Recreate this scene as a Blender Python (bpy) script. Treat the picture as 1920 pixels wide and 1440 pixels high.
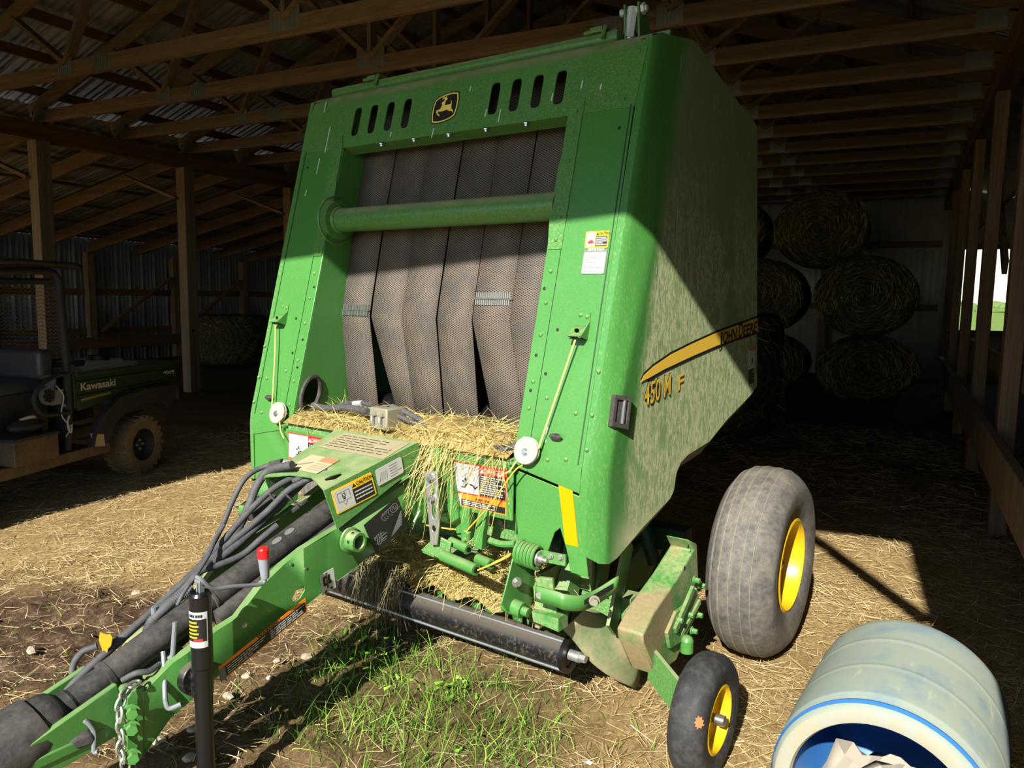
import bpy, bmesh, math, random
import numpy as np
from mathutils import Vector, Matrix

for o in list(bpy.data.objects):
    bpy.data.objects.remove(o, do_unlink=True)
random.seed(7); rng = np.random.default_rng(11)
SC = bpy.context.scene; COL = SC.collection
R = math.radians

# ---------------------------------------------------------------- camera, sky, sun, exposure
cam = bpy.data.objects.new('camera', bpy.data.cameras.new('camera')); COL.objects.link(cam)
pitch = math.atan(163/1420); yaw = math.atan(734/math.hypot(1420, 163)); roll = R(.84)
right = Vector((math.cos(yaw), math.sin(yaw), 0))
fwd = Vector((-math.sin(yaw)*math.cos(pitch), math.cos(yaw)*math.cos(pitch), -math.sin(pitch)))
upv = right.cross(fwd)
cr_, sr_ = math.cos(roll), math.sin(roll)
rx = right*cr_ + upv*sr_; ux = upv*cr_ - right*sr_
cam.matrix_world = Matrix(((rx.x, ux.x, -fwd.x, 0), (rx.y, ux.y, -fwd.y, 0), (rx.z, ux.z, -fwd.z, 1.44), (0, 0, 0, 1)))
cam.data.sensor_width = 36; cam.data.lens = 1420/1920*36; cam.data.clip_start = .02; cam.data.clip_end = 600
SC.camera = cam

SUN_EL, SUN_AZ = R(33.4), R(-4)
w = bpy.data.worlds.new('World'); SC.world = w; w.use_nodes = True
wn = w.node_tree.nodes; bg = wn['Background']
sky = wn.new('ShaderNodeTexSky'); sky.sky_type = 'NISHITA'; sky.sun_disc = False
sky.sun_elevation = SUN_EL; sky.sun_rotation = math.pi + SUN_AZ; sky.altitude = 200; sky.dust_density = .25
w.node_tree.links.new(sky.outputs[0], bg.inputs[0]); bg.inputs[1].default_value = .105
sl = bpy.data.lights.new('sun', 'SUN'); sl.energy = 5.6; sl.angle = R(.55); sl.color = (1, .96, .89)
so = bpy.data.objects.new('sun', sl); COL.objects.link(so)
L = Vector((math.sin(SUN_AZ)*math.cos(SUN_EL), math.cos(SUN_AZ)*math.cos(SUN_EL), -math.sin(SUN_EL)))
so.rotation_euler = L.to_track_quat('-Z', 'Y').to_euler(); so.location = (0, -6, 8)
SC.view_settings.view_transform = 'Standard'; SC.view_settings.look = 'None'
SC.view_settings.exposure = .9; SC.view_settings.gamma = 1; SC.view_settings.use_curve_mapping = False
SC.cycles.max_bounces = 8; SC.cycles.diffuse_bounces = 5; SC.cycles.caustics_reflective = False; SC.cycles.caustics_refractive = False

# ---------------------------------------------------------------- mesh helpers
class MB:
    def __init__(s): s.v = []; s.f = []; s.m = []
    def add(s, vs, fs, mi=0):
        b = len(s.v); s.v += [tuple(x) for x in vs]
        for f in fs: s.f.append(tuple(i+b for i in f)); s.m.append(mi)
        return s
    def quad(s, a, b, c, d, mi=0): return s.add([a, b, c, d], [(0, 1, 2, 3)], mi)
    def box(s, c, sz, rz=0, mi=0):
        x, y, z = sz[0]/2, sz[1]/2, sz[2]/2; cs, sn = math.cos(rz), math.sin(rz)
        vs = [(c[0]+a*x*cs-b*y*sn, c[1]+a*x*sn+b*y*cs, c[2]+d*z) for d in (-1, 1) for a, b in ((-1, -1), (1, -1), (1, 1), (-1, 1))]
        return s.add(vs, [(3, 2, 1, 0), (4, 5, 6, 7), (0, 1, 5, 4), (1, 2, 6, 5), (2, 3, 7, 6), (3, 0, 4, 7)], mi)
    def beam(s, p, q, wd, ht, up=(0, 0, 1), mi=0):
        p, q, up = Vector(p), Vector(q), Vector(up); d = (q-p).normalized()
        x = d.cross(up).normalized(); y = x.cross(d).normalized()
        vs = [o+x*(a*wd/2)+y*(b*ht/2) for o in (p, q) for a, b in ((-1, -1), (1, -1), (1, 1), (-1, 1))]
        return s.add(vs, [(0, 1, 2, 3), (7, 6, 5, 4), (0, 4, 5, 1), (1, 5, 6, 2), (2, 6, 7, 3), (3, 7, 4, 0)], mi)
    def cyl(s, p, q, r0, r1=None, n=16, mi=0, caps=True):
        r1 = r0 if r1 is None else r1
        return s.lathe([(0, r0), ((Vector(q)-Vector(p)).length, r1)], p, Vector(q)-Vector(p), n, mi, caps)
    def lathe(s, prof, p, axis, n=24, mi=0, caps=False, closed=False):
        p = Vector(p); d = Vector(axis).normalized()
        x = d.orthogonal().normalized(); y = d.cross(x)
        vs = [p+d*a+(x*math.cos(2*math.pi*k/n)+y*math.sin(2*math.pi*k/n))*r for a, r in prof for k in range(n)]
        m = len(prof); fs = []
        for i in range(m if closed else m-1):
            j = (i+1) % m
            fs += [(i*n+k, i*n+(k+1) % n, j*n+(k+1) % n, j*n+k) for k in range(n)]
        if caps: fs += [tuple(range(n-1, -1, -1)), tuple((m-1)*n+k for k in range(n))]
        return s.add(vs, fs, mi)
    def tube(s, pts, r, n=8, mi=0, caps=True, closed=False):
        P = [Vector(p) for p in pts]; m = len(P); vs = []; x = None
        for i in range(m):
            if closed: t = (P[(i+1) % m]-P[i-1]).normalized()
            else: t = (P[min(i+1, m-1)]-P[max(i-1, 0)]).normalized()
            x = t.orthogonal().normalized() if x is None else (x-t*x.dot(t)).normalized()
            y = t.cross(x); rr = r[i] if isinstance(r, (list, tuple)) else r
            vs += [P[i]+(x*math.cos(2*math.pi*k/n)+y*math.sin(2*math.pi*k/n))*rr for k in range(n)]
        fs = []
        for i in range(m if closed else m-1):
            j = (i+1) % m
            fs += [(i*n+k, i*n+(k+1) % n, j*n+(k+1) % n, j*n+k) for k in range(n)]
        if caps and not closed: fs += [tuple(range(n-1, -1, -1)), tuple((m-1)*n+k for k in range(n))]
        return s.add(vs, fs, mi)
    def grid(s, rows, mi=0, wrap=False):
        n = len(rows[0]); vs = [p for r in rows for p in r]; fs = []
        for i in range(len(rows)-1):
            for k in range(n if wrap else n-1):
                a = (k+1) % n; fs.append((i*n+k, i*n+a, (i+1)*n+a, (i+1)*n+k))
        return s.add(vs, fs, mi)
    def prism(s, poly, ext, holes=(), mi=0):
        # flat polygon (3-D points) with holes, extruded by the vector ext
        bm = bmesh.new(); loops = [poly]+list(holes); es = []
        for lp in loops:
            vv = [bm.verts.new(p) for p in lp]
            es += [bm.edges.new((vv[i], vv[(i+1) % len(vv)])) for i in range(len(vv))]
        bmesh.ops.triangle_fill(bm, use_beauty=True, use_dissolve=False, edges=es)
        bm.verts.index_update(); bm.verts.ensure_lookup_table()
        nv = len(bm.verts); e = Vector(ext)
        a = [v.co.copy() for v in bm.verts]; fs = [tuple(v.index for v in f.verts) for f in bm.faces]
        bd = [(x.verts[0].index, x.verts[1].index) for x in bm.edges if len(x.link_faces) == 1]
        bm.free()
        s.add(a+[p+e for p in a], fs+[tuple(i+nv for i in reversed(f)) for f in fs]+[(i, j, j+nv, i+nv) for i, j in bd], mi)
        return s
    def ball(s, c, r, n=8, mi=0, sc=(1, 1, 1)):
        vs = []; fs = []; m = max(3, n//2)
        for i in range(m+1):
            t = math.pi*i/m
            vs += [(c[0]+sc[0]*r*math.sin(t)*math.cos(2*math.pi*k/n), c[1]+sc[1]*r*math.sin(t)*math.sin(2*math.pi*k/n), c[2]+sc[2]*r*math.cos(t)) for k in range(n)]
        for i in range(m):
            fs += [(i*n+k, (i+1)*n+k, (i+1)*n+(k+1) % n, i*n+(k+1) % n) for k in range(n)]
        return s.add(vs, fs, mi)
    def split(s, name, mat, parent=None, **kw):
        # one object for every separate piece (pieces that touch stay together)
        par = list(range(len(s.v)))
        def find(i):
            while par[i] != i: par[i] = par[par[i]]; i = par[i]
            return i
        for f in s.f:
            for i in f[1:]: par[find(i)] = find(f[0])
        g = {}
        for i in range(len(s.v)): g.setdefault(find(i), []).append(i)
        bx = [[np.min([s.v[i] for i in q], 0)-.0015, np.max([s.v[i] for i in q], 0)+.0015, set(q)] for q in g.values()]
        k = 0
        while k < len(bx):
            j = k+1; hit = False
            while j < len(bx):
                if np.all(bx[k][0] <= bx[j][1]) and np.all(bx[j][0] <= bx[k][1]):
                    bx[k] = [np.minimum(bx[k][0], bx[j][0]), np.maximum(bx[k][1], bx[j][1]), bx[k][2] | bx[j][2]]; bx.pop(j); hit = True
                else: j += 1
            if not hit: k += 1
        out = []
        for _, _, q in bx:
            ix = {i: n for n, i in enumerate(sorted(q))}; m = MB(); m.v = [s.v[i] for i in sorted(q)]
            for f, mi in zip(s.f, s.m):
                if f[0] in q: m.f.append(tuple(ix[i] for i in f)); m.m.append(mi)
            out.append(m.build(name, mat, parent, **kw))
        return out
    def build(s, name, mat, parent=None, sharp=32, bevel=0, seg=2, solid=0, loc=None, fix=True):
        me = bpy.data.meshes.new(name); me.from_pydata(s.v, [], s.f)
        mats = mat if isinstance(mat, (list, tuple)) else [mat]
        for m in mats: me.materials.append(m)
        if len(mats) > 1: me.polygons.foreach_set('material_index', s.m)
        me.update()
        if fix and len(s.f) < 60000:
            bm = bmesh.new(); bm.from_mesh(me)
            bmesh.ops.remove_doubles(bm, verts=bm.verts, dist=1e-5)
            bmesh.ops.recalc_face_normals(bm, faces=bm.faces)
            bm.to_mesh(me); bm.free()
        me.polygons.foreach_set('use_smooth', [True]*len(me.polygons)); me.set_sharp_from_angle(angle=R(sharp)); me.update()
        o = bpy.data.objects.new(name, me); COL.objects.link(o)
        if parent: o.parent = parent
        if loc is not None: o.location = loc
        if solid:
            md = o.modifiers.new('s', 'SOLIDIFY'); md.thickness = solid; md.offset = -1
        if bevel:
            md = o.modifiers.new('b', 'BEVEL'); md.width = bevel; md.segments = seg; md.limit_method = 'ANGLE'; md.angle_limit = R(40)
        return o

def tag(o, label=None, cat=None, group=None, kind=None):
    if label: o['label'] = label
    if cat: o['category'] = cat
    if group: o['group'] = group
    if kind: o['kind'] = kind
    return o
def thing(name, label, cat, loc=(0, 0, 0), rz=0, group=None):
    o = bpy.data.objects.new(name, None); COL.objects.link(o); o.empty_display_size = .1
    o.location = loc; o.rotation_euler = (0, 0, rz); return tag(o, label, cat, group)
def dup(root, loc=None, rz=None, label=None):
    r = root.copy(); COL.objects.link(r)
    if loc is not None: r.location = loc
    if rz is not None: r.rotation_euler[2] = rz
    if label: r['label'] = label
    for ch in root.children:
        c = ch.copy(); COL.objects.link(c); c.parent = r
        for g in ch.children:
            d = g.copy(); COL.objects.link(d); d.parent = c
    return r
def spline(pts, k=6):
    P = [Vector(p) for p in pts]; Q = [P[0]*2-P[1]]+P+[P[-1]*2-P[-2]]; out = []
    for i in range(1, len(Q)-2):
        a, b, c, d = Q[i-1:i+3]
        for j in range(k):
            t = j/k
            out.append(.5*((2*b)+(c-a)*t+(2*a-5*b+4*c-d)*t*t+(3*b-a-3*c+d)*t**3))
    return out+[P[-1]]
def circ(c, ru, rv, x, y, n=16):
    c, x, y = Vector(c), Vector(x), Vector(y)
    return [c+x*(ru*math.cos(2*math.pi*k/n))+y*(rv*math.sin(2*math.pi*k/n)) for k in range(n)]
def ribbons(name, P, D, Ln, W, bend, mat, parent=None, taper=.3, seg=2):
    n = len(P); ts = np.linspace(0, 1, seg+1)
    D = D/np.linalg.norm(D, axis=1)[:, None]
    S = np.cross(D, rng.normal(size=(n, 3))*[.35, .35, .35]+[0, 0, 1]); S /= np.linalg.norm(S, axis=1)[:, None]+1e-9
    V = np.zeros((n, (seg+1)*2, 3))
    for i, t in enumerate(ts):
        c = P+D*(Ln*t)[:, None]+bend*(t*t); ww = (W*(1-(1-taper)*t)/2)[:, None]
        V[:, 2*i] = c-S*ww; V[:, 2*i+1] = c+S*ww
    base = (np.arange(n)*(seg+1)*2)[:, None, None]
    q = np.array([[2*i, 2*i+1, 2*i+3, 2*i+2] for i in range(seg)])[None]
    Fq = (base+q).reshape(-1, 4)
    me = bpy.data.meshes.new(name); nv = n*(seg+1)*2; nf = len(Fq)
    me.vertices.add(nv); me.vertices.foreach_set('co', V.reshape(-1))
    me.loops.add(nf*4); me.loops.foreach_set('vertex_index', Fq.reshape(-1).astype(np.int32))
    me.polygons.add(nf); me.polygons.foreach_set('loop_start', np.arange(nf, dtype=np.int32)*4)
    me.polygons.foreach_set('loop_total', np.full(nf, 4, dtype=np.int32))
    me.update(); me.validate(); me.materials.append(mat)
    o = bpy.data.objects.new(name, me); COL.objects.link(o)
    if parent: o.parent = parent
    return o

# ---------------------------------------------------------------- material helpers
def srgb(r, g, b):
    f = lambda c: ((c/255+.055)/1.055)**2.4 if c > 10 else c/255/12.92
    return (f(r), f(g), f(b), 1)
class MT:
    def __init__(s, name, rough=.5, metal=0, spec=None):
        s.m = bpy.data.materials.new(name); s.m.use_nodes = True; s.t = s.m.node_tree; s.n = s.t.nodes; s.b = s.n['Principled BSDF']
        s.b.inputs['Roughness'].default_value = rough; s.b.inputs['Metallic'].default_value = metal
        if spec is not None: s.b.inputs['Specular IOR Level'].default_value = spec
        s.co = s.n.new('ShaderNodeTexCoord')
    def link(s, a, b): s.t.links.new(a, b)
    def col(s, c):
        if isinstance(c, tuple): s.b.inputs['Base Color'].default_value = c
        else: s.link(c, s.b.inputs['Base Color'])
        return s
    def vec(s, sc=(1, 1, 1), rot=(0, 0, 0), src='Object'):
        m = s.n.new('ShaderNodeMapping'); m.inputs['Scale'].default_value = sc; m.inputs['Rotation'].default_value = rot
        s.link(s.co.outputs[src], m.inputs[0]); return m.outputs[0]
    def noise(s, scale=5, detail=4, rough=.55, sc=(1, 1, 1), dist=0, src='Object', rot=(0, 0, 0)):
        t = s.n.new('ShaderNodeTexNoise'); t.inputs['Scale'].default_value = scale; t.inputs['Detail'].default_value = detail
        t.inputs['Roughness'].default_value = rough; t.inputs['Distortion'].default_value = dist
        s.link(s.vec(sc, rot, src), t.inputs['Vector']); return t.outputs['Fac']
    def voro(s, scale=5, sc=(1, 1, 1), feat='F1', out='Distance'):
        t = s.n.new('ShaderNodeTexVoronoi'); t.inputs['Scale'].default_value = scale; t.feature = feat
        s.link(s.vec(sc), t.inputs['Vector']); return t.outputs[out]
    def wave(s, scale, sc=(1, 1, 1), rot=(0, 0, 0), dist=0, det=2, kind='BANDS', direction='X', dsc=1):
        t = s.n.new('ShaderNodeTexWave'); t.wave_type = kind
        if kind == 'BANDS': t.bands_direction = direction
        else: t.rings_direction = direction
        t.inputs['Scale'].default_value = scale; t.inputs['Distortion'].default_value = dist; t.inputs['Detail'].default_value = det; t.inputs['Detail Scale'].default_value = dsc
        s.link(s.vec(sc, rot), t.inputs['Vector']); return t.outputs['Fac']
    def ramp(s, fac, stops):
        r = s.n.new('ShaderNodeValToRGB'); e = r.color_ramp.elements
        while len(e) < len(stops): e.new(.5)
        for i, (p, c) in enumerate(stops): e[i].position = p; e[i].color = c if isinstance(c, tuple) else (c, c, c, 1)
        s.link(fac, r.inputs[0]); return r.outputs[0]
    def mix(s, fac, a, b, mode='MIX'):
        x = s.n.new('ShaderNodeMix'); x.data_type = 'RGBA'; x.blend_type = mode
        for v, k in ((fac, 0), (a, 6), (b, 7)):
            if isinstance(v, (int, float, tuple)): x.inputs[k].default_value = v
            else: s.link(v, x.inputs[k])
        return x.outputs[2]
    def math(s, op, a, b=0):
        x = s.n.new('ShaderNodeMath'); x.operation = op
        for v, k in ((a, 0), (b, 1)):
            if isinstance(v, (int, float)): x.inputs[k].default_value = v
            else: s.link(v, x.inputs[k])
        return x.outputs[0]
    def xyz(s, src='Object'):
        x = s.n.new('ShaderNodeSeparateXYZ'); s.link(s.co.outputs[src], x.inputs[0]); return x.outputs
    def nrmz(s):
        g = s.n.new('ShaderNodeNewGeometry'); x = s.n.new('ShaderNodeSeparateXYZ'); s.link(g.outputs['Normal'], x.inputs[0]); return x.outputs[2]
    def island(s):
        g = s.n.new('ShaderNodeNewGeometry'); return g.outputs['Random Per Island']
    def bump(s, h, strength=.4, dist=.01):
        b = s.n.new('ShaderNodeBump'); b.inputs['Strength'].default_value = strength; b.inputs['Distance'].default_value = dist
        s.link(h, b.inputs['Height']); s.link(b.outputs[0], s.b.inputs['Normal']); return s
    def rough(s, sock): s.link(sock, s.b.inputs['Roughness']); return s
def flat(name, c, rough=.5, metal=0, spec=None): return MT(name, rough, metal, spec).col(c).m

GREEN = srgb(64, 124, 55); DUST = srgb(158, 150, 116)
def green(name, dust=.25, rough=.32, updust=.8):
    t = MT(name, rough)
    n1 = t.noise(2.2, 5); n2 = t.noise(120, 3, .7); n3 = t.noise(14, 4)
    base = t.mix(t.ramp(n1, [(.3, 0), (.7, 1)]), GREEN, srgb(70, 131, 60))
    d = t.math('MULTIPLY', t.ramp(n2, [(.45, 0), (.7, 1)]), dust)
    top = t.ramp(t.nrmz(), [(.25, 0), (.75, 1)])
    top = t.math('MULTIPLY', top, t.ramp(n3, [(.3, .35), (.62, 1)]))
    top = t.math('MULTIPLY', top, updust)
    f = t.math('MAXIMUM', d, top)
    t.col(t.mix(f, base, DUST)); t.rough(t.ramp(f, [(0, rough), (.6, .8)]))
    t.bump(n2, .04, .002)
    return t.m
M = {}
M['green'] = green('green_paint', .36)
M['green_cover'] = green('green_cover_paint', .42, .45, .6)
M['green_clean'] = green('green_paint_clean', .10, .28, .35)
M['green_dirty'] = green('green_paint_dirty', .7, .5, .8)
M['green_dark'] = flat('seam_and_shade_green', srgb(24, 62, 30), .6)  # seam colour; also green darkened to put shade on inner parts
def dusty_side():
    t = MT('dusty_green_side', .5)
    x = t.xyz()
    st = t.noise(60, 3, .65, (1, 1, .28), .6); st2 = t.noise(150, 2, .6, (1, 1, .35))
    big = t.noise(2.6, 3, .5, (1, 1, 1), .8); big2 = t.noise(5, 2)
    # distance behind the front crease, in metres
    d = t.math('SUBTRACT', x[1], t.math('MULTIPLY', t.math('MAXIMUM', t.math('SUBTRACT', x[2], .88), 0), .2615))
    onset = t.ramp(t.math('ADD', d, t.math('MULTIPLY', big2, .06)), [(.17, 0), (.24, 1)])
    clean = t.ramp(big, [(.6, 1), (.68, .12)])
    s1 = t.ramp(st, [(.38, .4), (.54, 1)]); s2 = t.ramp(st2, [(.4, .5), (.56, 1)])
    f = t.math('MULTIPLY', t.math('MULTIPLY', onset, clean), t.math('MULTIPLY', s1, s2))
    f = t.math('MULTIPLY', f, t.ramp(t.math('MULTIPLY', x[2], .4), [(.62, .92), (.8, .45)]))  # dust thinned with height, darkening the upper part that lies in shade
    f = t.math('MAXIMUM', f, t.math('MULTIPLY', onset, .3))
    low = t.ramp(t.math('ADD', x[2], t.math('MULTIPLY', big2, .1)), [(.68, .85), (.8, 0)])
    f = t.math('MAXIMUM', f, t.math('MULTIPLY', low, t.ramp(t.math('ADD', d, t.math('MULTIPLY', big2, .12)), [(.14, 0), (.26, 1)])))
    f = t.math('MAXIMUM', f, t.math('MULTIPLY', t.ramp(st2, [(.5, 0), (.75, 1)]), .12))
    t.col(t.mix(f, GREEN, srgb(188, 184, 142))); t.rough(t.ramp(f, [(0, .3), (.5, .8)]))
    return t.m
M['green_side'] = dusty_side()
M['dust_shade_edge'] = flat('dusty_shaded_flange', srgb(128, 118, 94), .85)  # dust colour with the shade of the downturned edge mixed in
def muddy():
    t = MT('muddy_green', .6); n = t.noise(7, 5, .6); n2 = t.noise(60, 4, .7); n3 = t.noise(3.5, 3)
    c = t.mix(t.ramp(t.math('ADD', t.math('MULTIPLY', n, .6), t.math('MULTIPLY', n2, .4)), [(.42, 0), (.6, .9)]), GREEN, srgb(150, 152, 108))
    c = t.mix(t.ramp(n3, [(.5, 0), (.62, .9)]), c, t.mix(n2, srgb(116, 98, 68), srgb(152, 136, 102)))
    t.col(c); t.bump(n2, .3, .003); return t.m
M['green_mud'] = muddy()
t = MT('dusty_skid', .75); n = t.noise(9, 5); n2 = t.noise(70, 4, .7); t.col(t.mix(t.ramp(t.math('ADD', t.math('MULTIPLY', n, .7), t.math('MULTIPLY', n2, .3)), [(.38, 0), (.6, 1)]), srgb(92, 112, 70), srgb(142, 130, 100))); M['skid'] = t.m
def belt_mat():
    t = MT('rubber_belt', .75)
    a = t.wave(1, (46, 46, 64), (0, 0, 0), 0, 0)
    x = t.xyz()
    k = 185.; q = 340.
    s1 = t.math('SINE', t.math('ADD', t.math('MULTIPLY', x[0], k), t.math('MULTIPLY', x[2], q)))
    s2 = t.math('SINE', t.math('SUBTRACT', t.math('MULTIPLY', x[0], k), t.math('MULTIPLY', x[2], q)))
    g = t.math('MINIMUM', t.math('ABSOLUTE', s1), t.math('ABSOLUTE', s2))
    n = t.noise(9, 4)
    rib = t.ramp(g, [(.34, 1), (.62, 0)])
    dusty = t.mix(t.ramp(n, [(.35, 0), (.65, 1)]), srgb(122, 108, 92), srgb(98, 90, 80))
    t.col(t.mix(rib, srgb(34, 32, 31), dusty)); t.bump(rib, .5, .003)
    return t.m
M['belt'] = belt_mat()
def rubber(name, c=(44, 44, 44), dustc=(120, 112, 98), dust=.55, lo=.4, hi=.72):
    t = MT(name, .7)
    n = t.noise(7, 6, .7); n2 = t.noise(45, 4, .7)
    f = t.math('MULTIPLY', t.ramp(t.math('ADD', t.math('MULTIPLY', n, .55), t.math('MULTIPLY', n2, .45)), [(lo, 0), (hi, 1)]), dust)
    t.col(t.mix(f, srgb(*c), srgb(*dustc))); t.bump(n2, .25, .003); return t.m
M['tire'] = rubber('dusty_tire_rubber', (60, 59, 58), (136, 128, 114), .75, .35, .7)
M['tire_dark'] = rubber('dark_tire_rubber', (36, 36, 37), (110, 106, 98), .45, .48, .75)
M['tire_mud'] = rubber('muddy_tire_rubber', (62, 54, 42), (132, 112, 84), .9, .3, .6)
M['groove'] = rubber('tire_groove', (104, 99, 90), (150, 142, 126), .8)
M['black'] = rubber('black_plastic', (36, 35, 35), (110, 104, 94), .6, .4, .75)
M['hose'] = rubber('black_hose', (58, 60, 64), (120, 116, 108), .5, .4, .75)
M['black_paint'] = MT('black_paint', .3).col(srgb(17, 17, 19)).m
def dusty_black():
    t = MT('dusty_black_paint', .35)
    n = t.noise(60, 4, .7); n2 = t.noise(6, 4)
    f = t.math('MULTIPLY', t.ramp(n, [(.5, 0), (.75, 1)]), t.ramp(n2, [(.35, .1), (.65, .55)]))
    f = t.math('MAXIMUM', f, t.math('MULTIPLY', t.ramp(t.nrmz(), [(.3, 0), (.95, 1)]), .5))
    t.col(t.mix(f, srgb(22, 22, 24), srgb(130, 120, 104))); return t.m
M['black_dusty'] = dusty_black()
M['yellow'] = MT('yellow_rim_paint', .35).col(srgb(206, 166, 22)).m
M['steel'] = flat('bright_steel', srgb(190, 192, 190), .32, .9)
M['zinc'] = flat('zinc_plate', srgb(178, 180, 172), .42, .75)
M['grey_paint'] = flat('grey_paint', srgb(112, 117, 120), .4)
M['bright_zinc'] = flat('bright_zinc', srgb(206, 214, 220), .4, .15)
M['alu'] = flat('cast_aluminium', srgb(146, 140, 118), .5, .3)
M['cream'] = MT('cream_plastic', .45).col(srgb(168, 162, 144)).m
M['white'] = flat('white_label', srgb(184, 184, 178), .5)
M['offwhite'] = flat('weathered_label', srgb(172, 162, 130), .6)
M['tan_label'] = flat('dirty_label', srgb(150, 140, 108), .7)
M['dk'] = flat('black_ink', srgb(24, 24, 24), .5)
M['grey_ink'] = flat('grey_ink', srgb(112, 112, 110), .6)
M['red'] = flat('red_label', srgb(205, 40, 34), .45)
M['red_pale'] = flat('faded_red_label', srgb(190, 120, 88), .6)
M['orange'] = flat('orange_label', srgb(236, 130, 24), .45)
M['emblem_yellow'] = flat('emblem_yellow', srgb(246, 222, 100), .45)
M['yel_label'] = flat('yellow_label', srgb(240, 190, 30), .45)
M['amber'] = MT('amber_reflector', .25).col(srgb(236, 146, 0)).m
M['yel_tag'] = flat('yellow_tag', srgb(176, 134, 16), .55)
M['red_grip'] = flat('red_plastic', srgb(214, 26, 30), .35)
M['grey_grip'] = flat('grey_rubber_grip', srgb(128, 134, 140), .6)
M['stripe'] = MT('yellow_stripe', .45).col(srgb(226, 184, 64)).m
M['twine'] = flat('sisal_twine', srgb(204, 190, 110), .8)
M['twine_orange'] = flat('orange_twine', srgb(214, 160, 52), .8)
M['rope_dark'] = flat('dark_strap', srgb(36, 34, 33), .8)
M['bird'] = flat('bird_lime', srgb(190, 205, 190), .8)
def straw_mat(name, a, b, c, tr=.15):
    t = MT(name, .75, 0, .2)
    t.col(t.ramp(t.island(), [(0, a), (.5, b), (1, c)])); return t.m
M['straw'] = straw_mat('straw', srgb(164, 138, 92), srgb(196, 172, 122), srgb(216, 198, 154))
M['hay'] = straw_mat('hay', srgb(150, 138, 74), srgb(196, 178, 108), srgb(216, 200, 136))
M['hay_shade'] = straw_mat('shaded_hay', srgb(70, 66, 50), srgb(104, 98, 74), srgb(140, 132, 96))  # hay colours greyed and darkened for the shadow under the tongue
M['grass'] = straw_mat('grass_blade', srgb(52, 92, 24), srgb(92, 136, 40), srgb(140, 168, 66))
M['leafy'] = straw_mat('weed_leaf', srgb(62, 110, 30), srgb(104, 158, 44), srgb(140, 186, 62))
def wood(name, a, b, rot=(0, 0, 0), sc=(1, 1, 1), knots=True):
    t = MT(name, .8, 0, .2)
    g = t.noise(6, 5, .6, sc, .4); w_ = t.noise(40, 3, .6, sc); n = t.noise(1.5, 3)
    c = t.mix(t.ramp(g, [(.3, 0), (.7, 1)]), srgb(*a), srgb(*b))
    c = t.mix(t.math('MULTIPLY', t.ramp(w_, [(.5, 0), (.7, 1)]), .45), c, srgb(*[int(x*.55) for x in a]))
    if knots:
        k = t.voro(1.7, (1, 1, 1.6)); c = t.mix(t.ramp(k, [(.03, .8), (.075, 0)]), c, srgb(56, 36, 20))
    t.col(c); t.bump(w_, .25, .002); return t.m
M['wood_x'] = wood('truss_timber', (118, 98, 72), (152, 130, 100), sc=(.12, 3, 3))
M['wood_z'] = wood('post_timber', (122, 104, 82), (152, 132, 106), sc=(3, 3, .12))
M['wood_y'] = wood('beam_timber', (104, 76, 52), (136, 102, 70), sc=(3, .12, 3))
M['wood_raf'] = wood('rafter_timber', (112, 90, 64), (144, 118, 88), sc=(.12, 3, 3))
M['wood_dk'] = wood('weathered_post', (104, 84, 66), (140, 116, 92), sc=(3, 3, .12))
def metal_sheet(name, c1, c2, rough=.45, metal=.6):
    t = MT(name, rough, metal)
    n = t.noise(3, 4); n2 = t.noise(30, 3)
    t.col(t.mix(t.ramp(n, [(.3, 0), (.7, 1)]), srgb(*c1), srgb(*c2))); t.rough(t.ramp(n2, [(.3, rough-.08), (.7, rough+.12)])); return t.m
M['roof'] = metal_sheet('galvanised_roofing', (150, 148, 142), (182, 178, 170), .42, .3)
M['siding'] = metal_sheet('galvanised_siding', (150, 160, 170), (178, 186, 194), .36, .4)
M['siding_back'] = metal_sheet('pale_siding', (184, 184, 174), (206, 206, 194), .5, .15)
M['plate'] = metal_sheet('truss_plate', (122, 124, 112), (150, 150, 136), .5, .5)
# ================================================================ THE BARN
ORD = ['first', 'second', 'third', 'fourth', 'fifth', 'sixth', 'seventh', 'eighth', 'ninth', 'tenth', 'eleventh', 'twelfth', 'thirteenth', 'fourteenth', 'fifteenth', 'sixteenth']
XL, XR, YB, XO, XA = -9.16, .56, 16.6, -14.7, 3.4      # left posts, right posts, back wall, outer left wall, outer right wall
OX0, OX1, HEAD = -4.65, .46, 3.33                       # the open front
def corr(mb, o, run, across, nrm, pitch=.3, h=.022, mi=0):
    o, run, across, nrm = Vector(o), Vector(run), Vector(across), Vector(nrm).normalized()
    W_ = across.length; a = across.normalized(); pr = []; x = 0
    while x < W_:
        for dx, z in ((0, 0), (.02, h), (.04, h), (.06, 0), (.14, 0), (.15, h*.25), (.165, h*.25), (.175, 0), (.23, 0), (.24, h*.25), (.255, h*.25), (.265, 0)):
            if x+dx*pitch/.3 <= W_: pr.append((x+dx*pitch/.3, z))
        x += pitch
    pr.append((W_, 0))
    r0 = [o+a*x+nrm*z for x, z in pr]; r1 = [p+run for p in r0]
    return mb.grid([r0, r1], mi)
SL = .346
def roofz(x):
    return 3.5+SL*(4.86-abs(x+4.3))
m = MB()
for s in (-1, 1):
    xe = -4.3+s*5.5; o = (xe, -.6, roofz(xe)+.3); run = (-s*5.5, 0, SL*5.5)
    corr(m, o, run, (0, YB+.9, 0), (0, 0, 1))
tag(m.build('ceiling', M['roof'], solid=.003, fix=False), kind='structure')
m = MB()
corr(m, (XO-.3, -.6, 2.44), (XL-XO+.2, 0, 1.16), (0, YB+.9, 0), (0, 0, 1))
corr(m, (XR+.2, -.6, 3.6), (XA-XR+.2, 0, -.7), (0, YB+.9, 0), (0, 0, 1))
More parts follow.
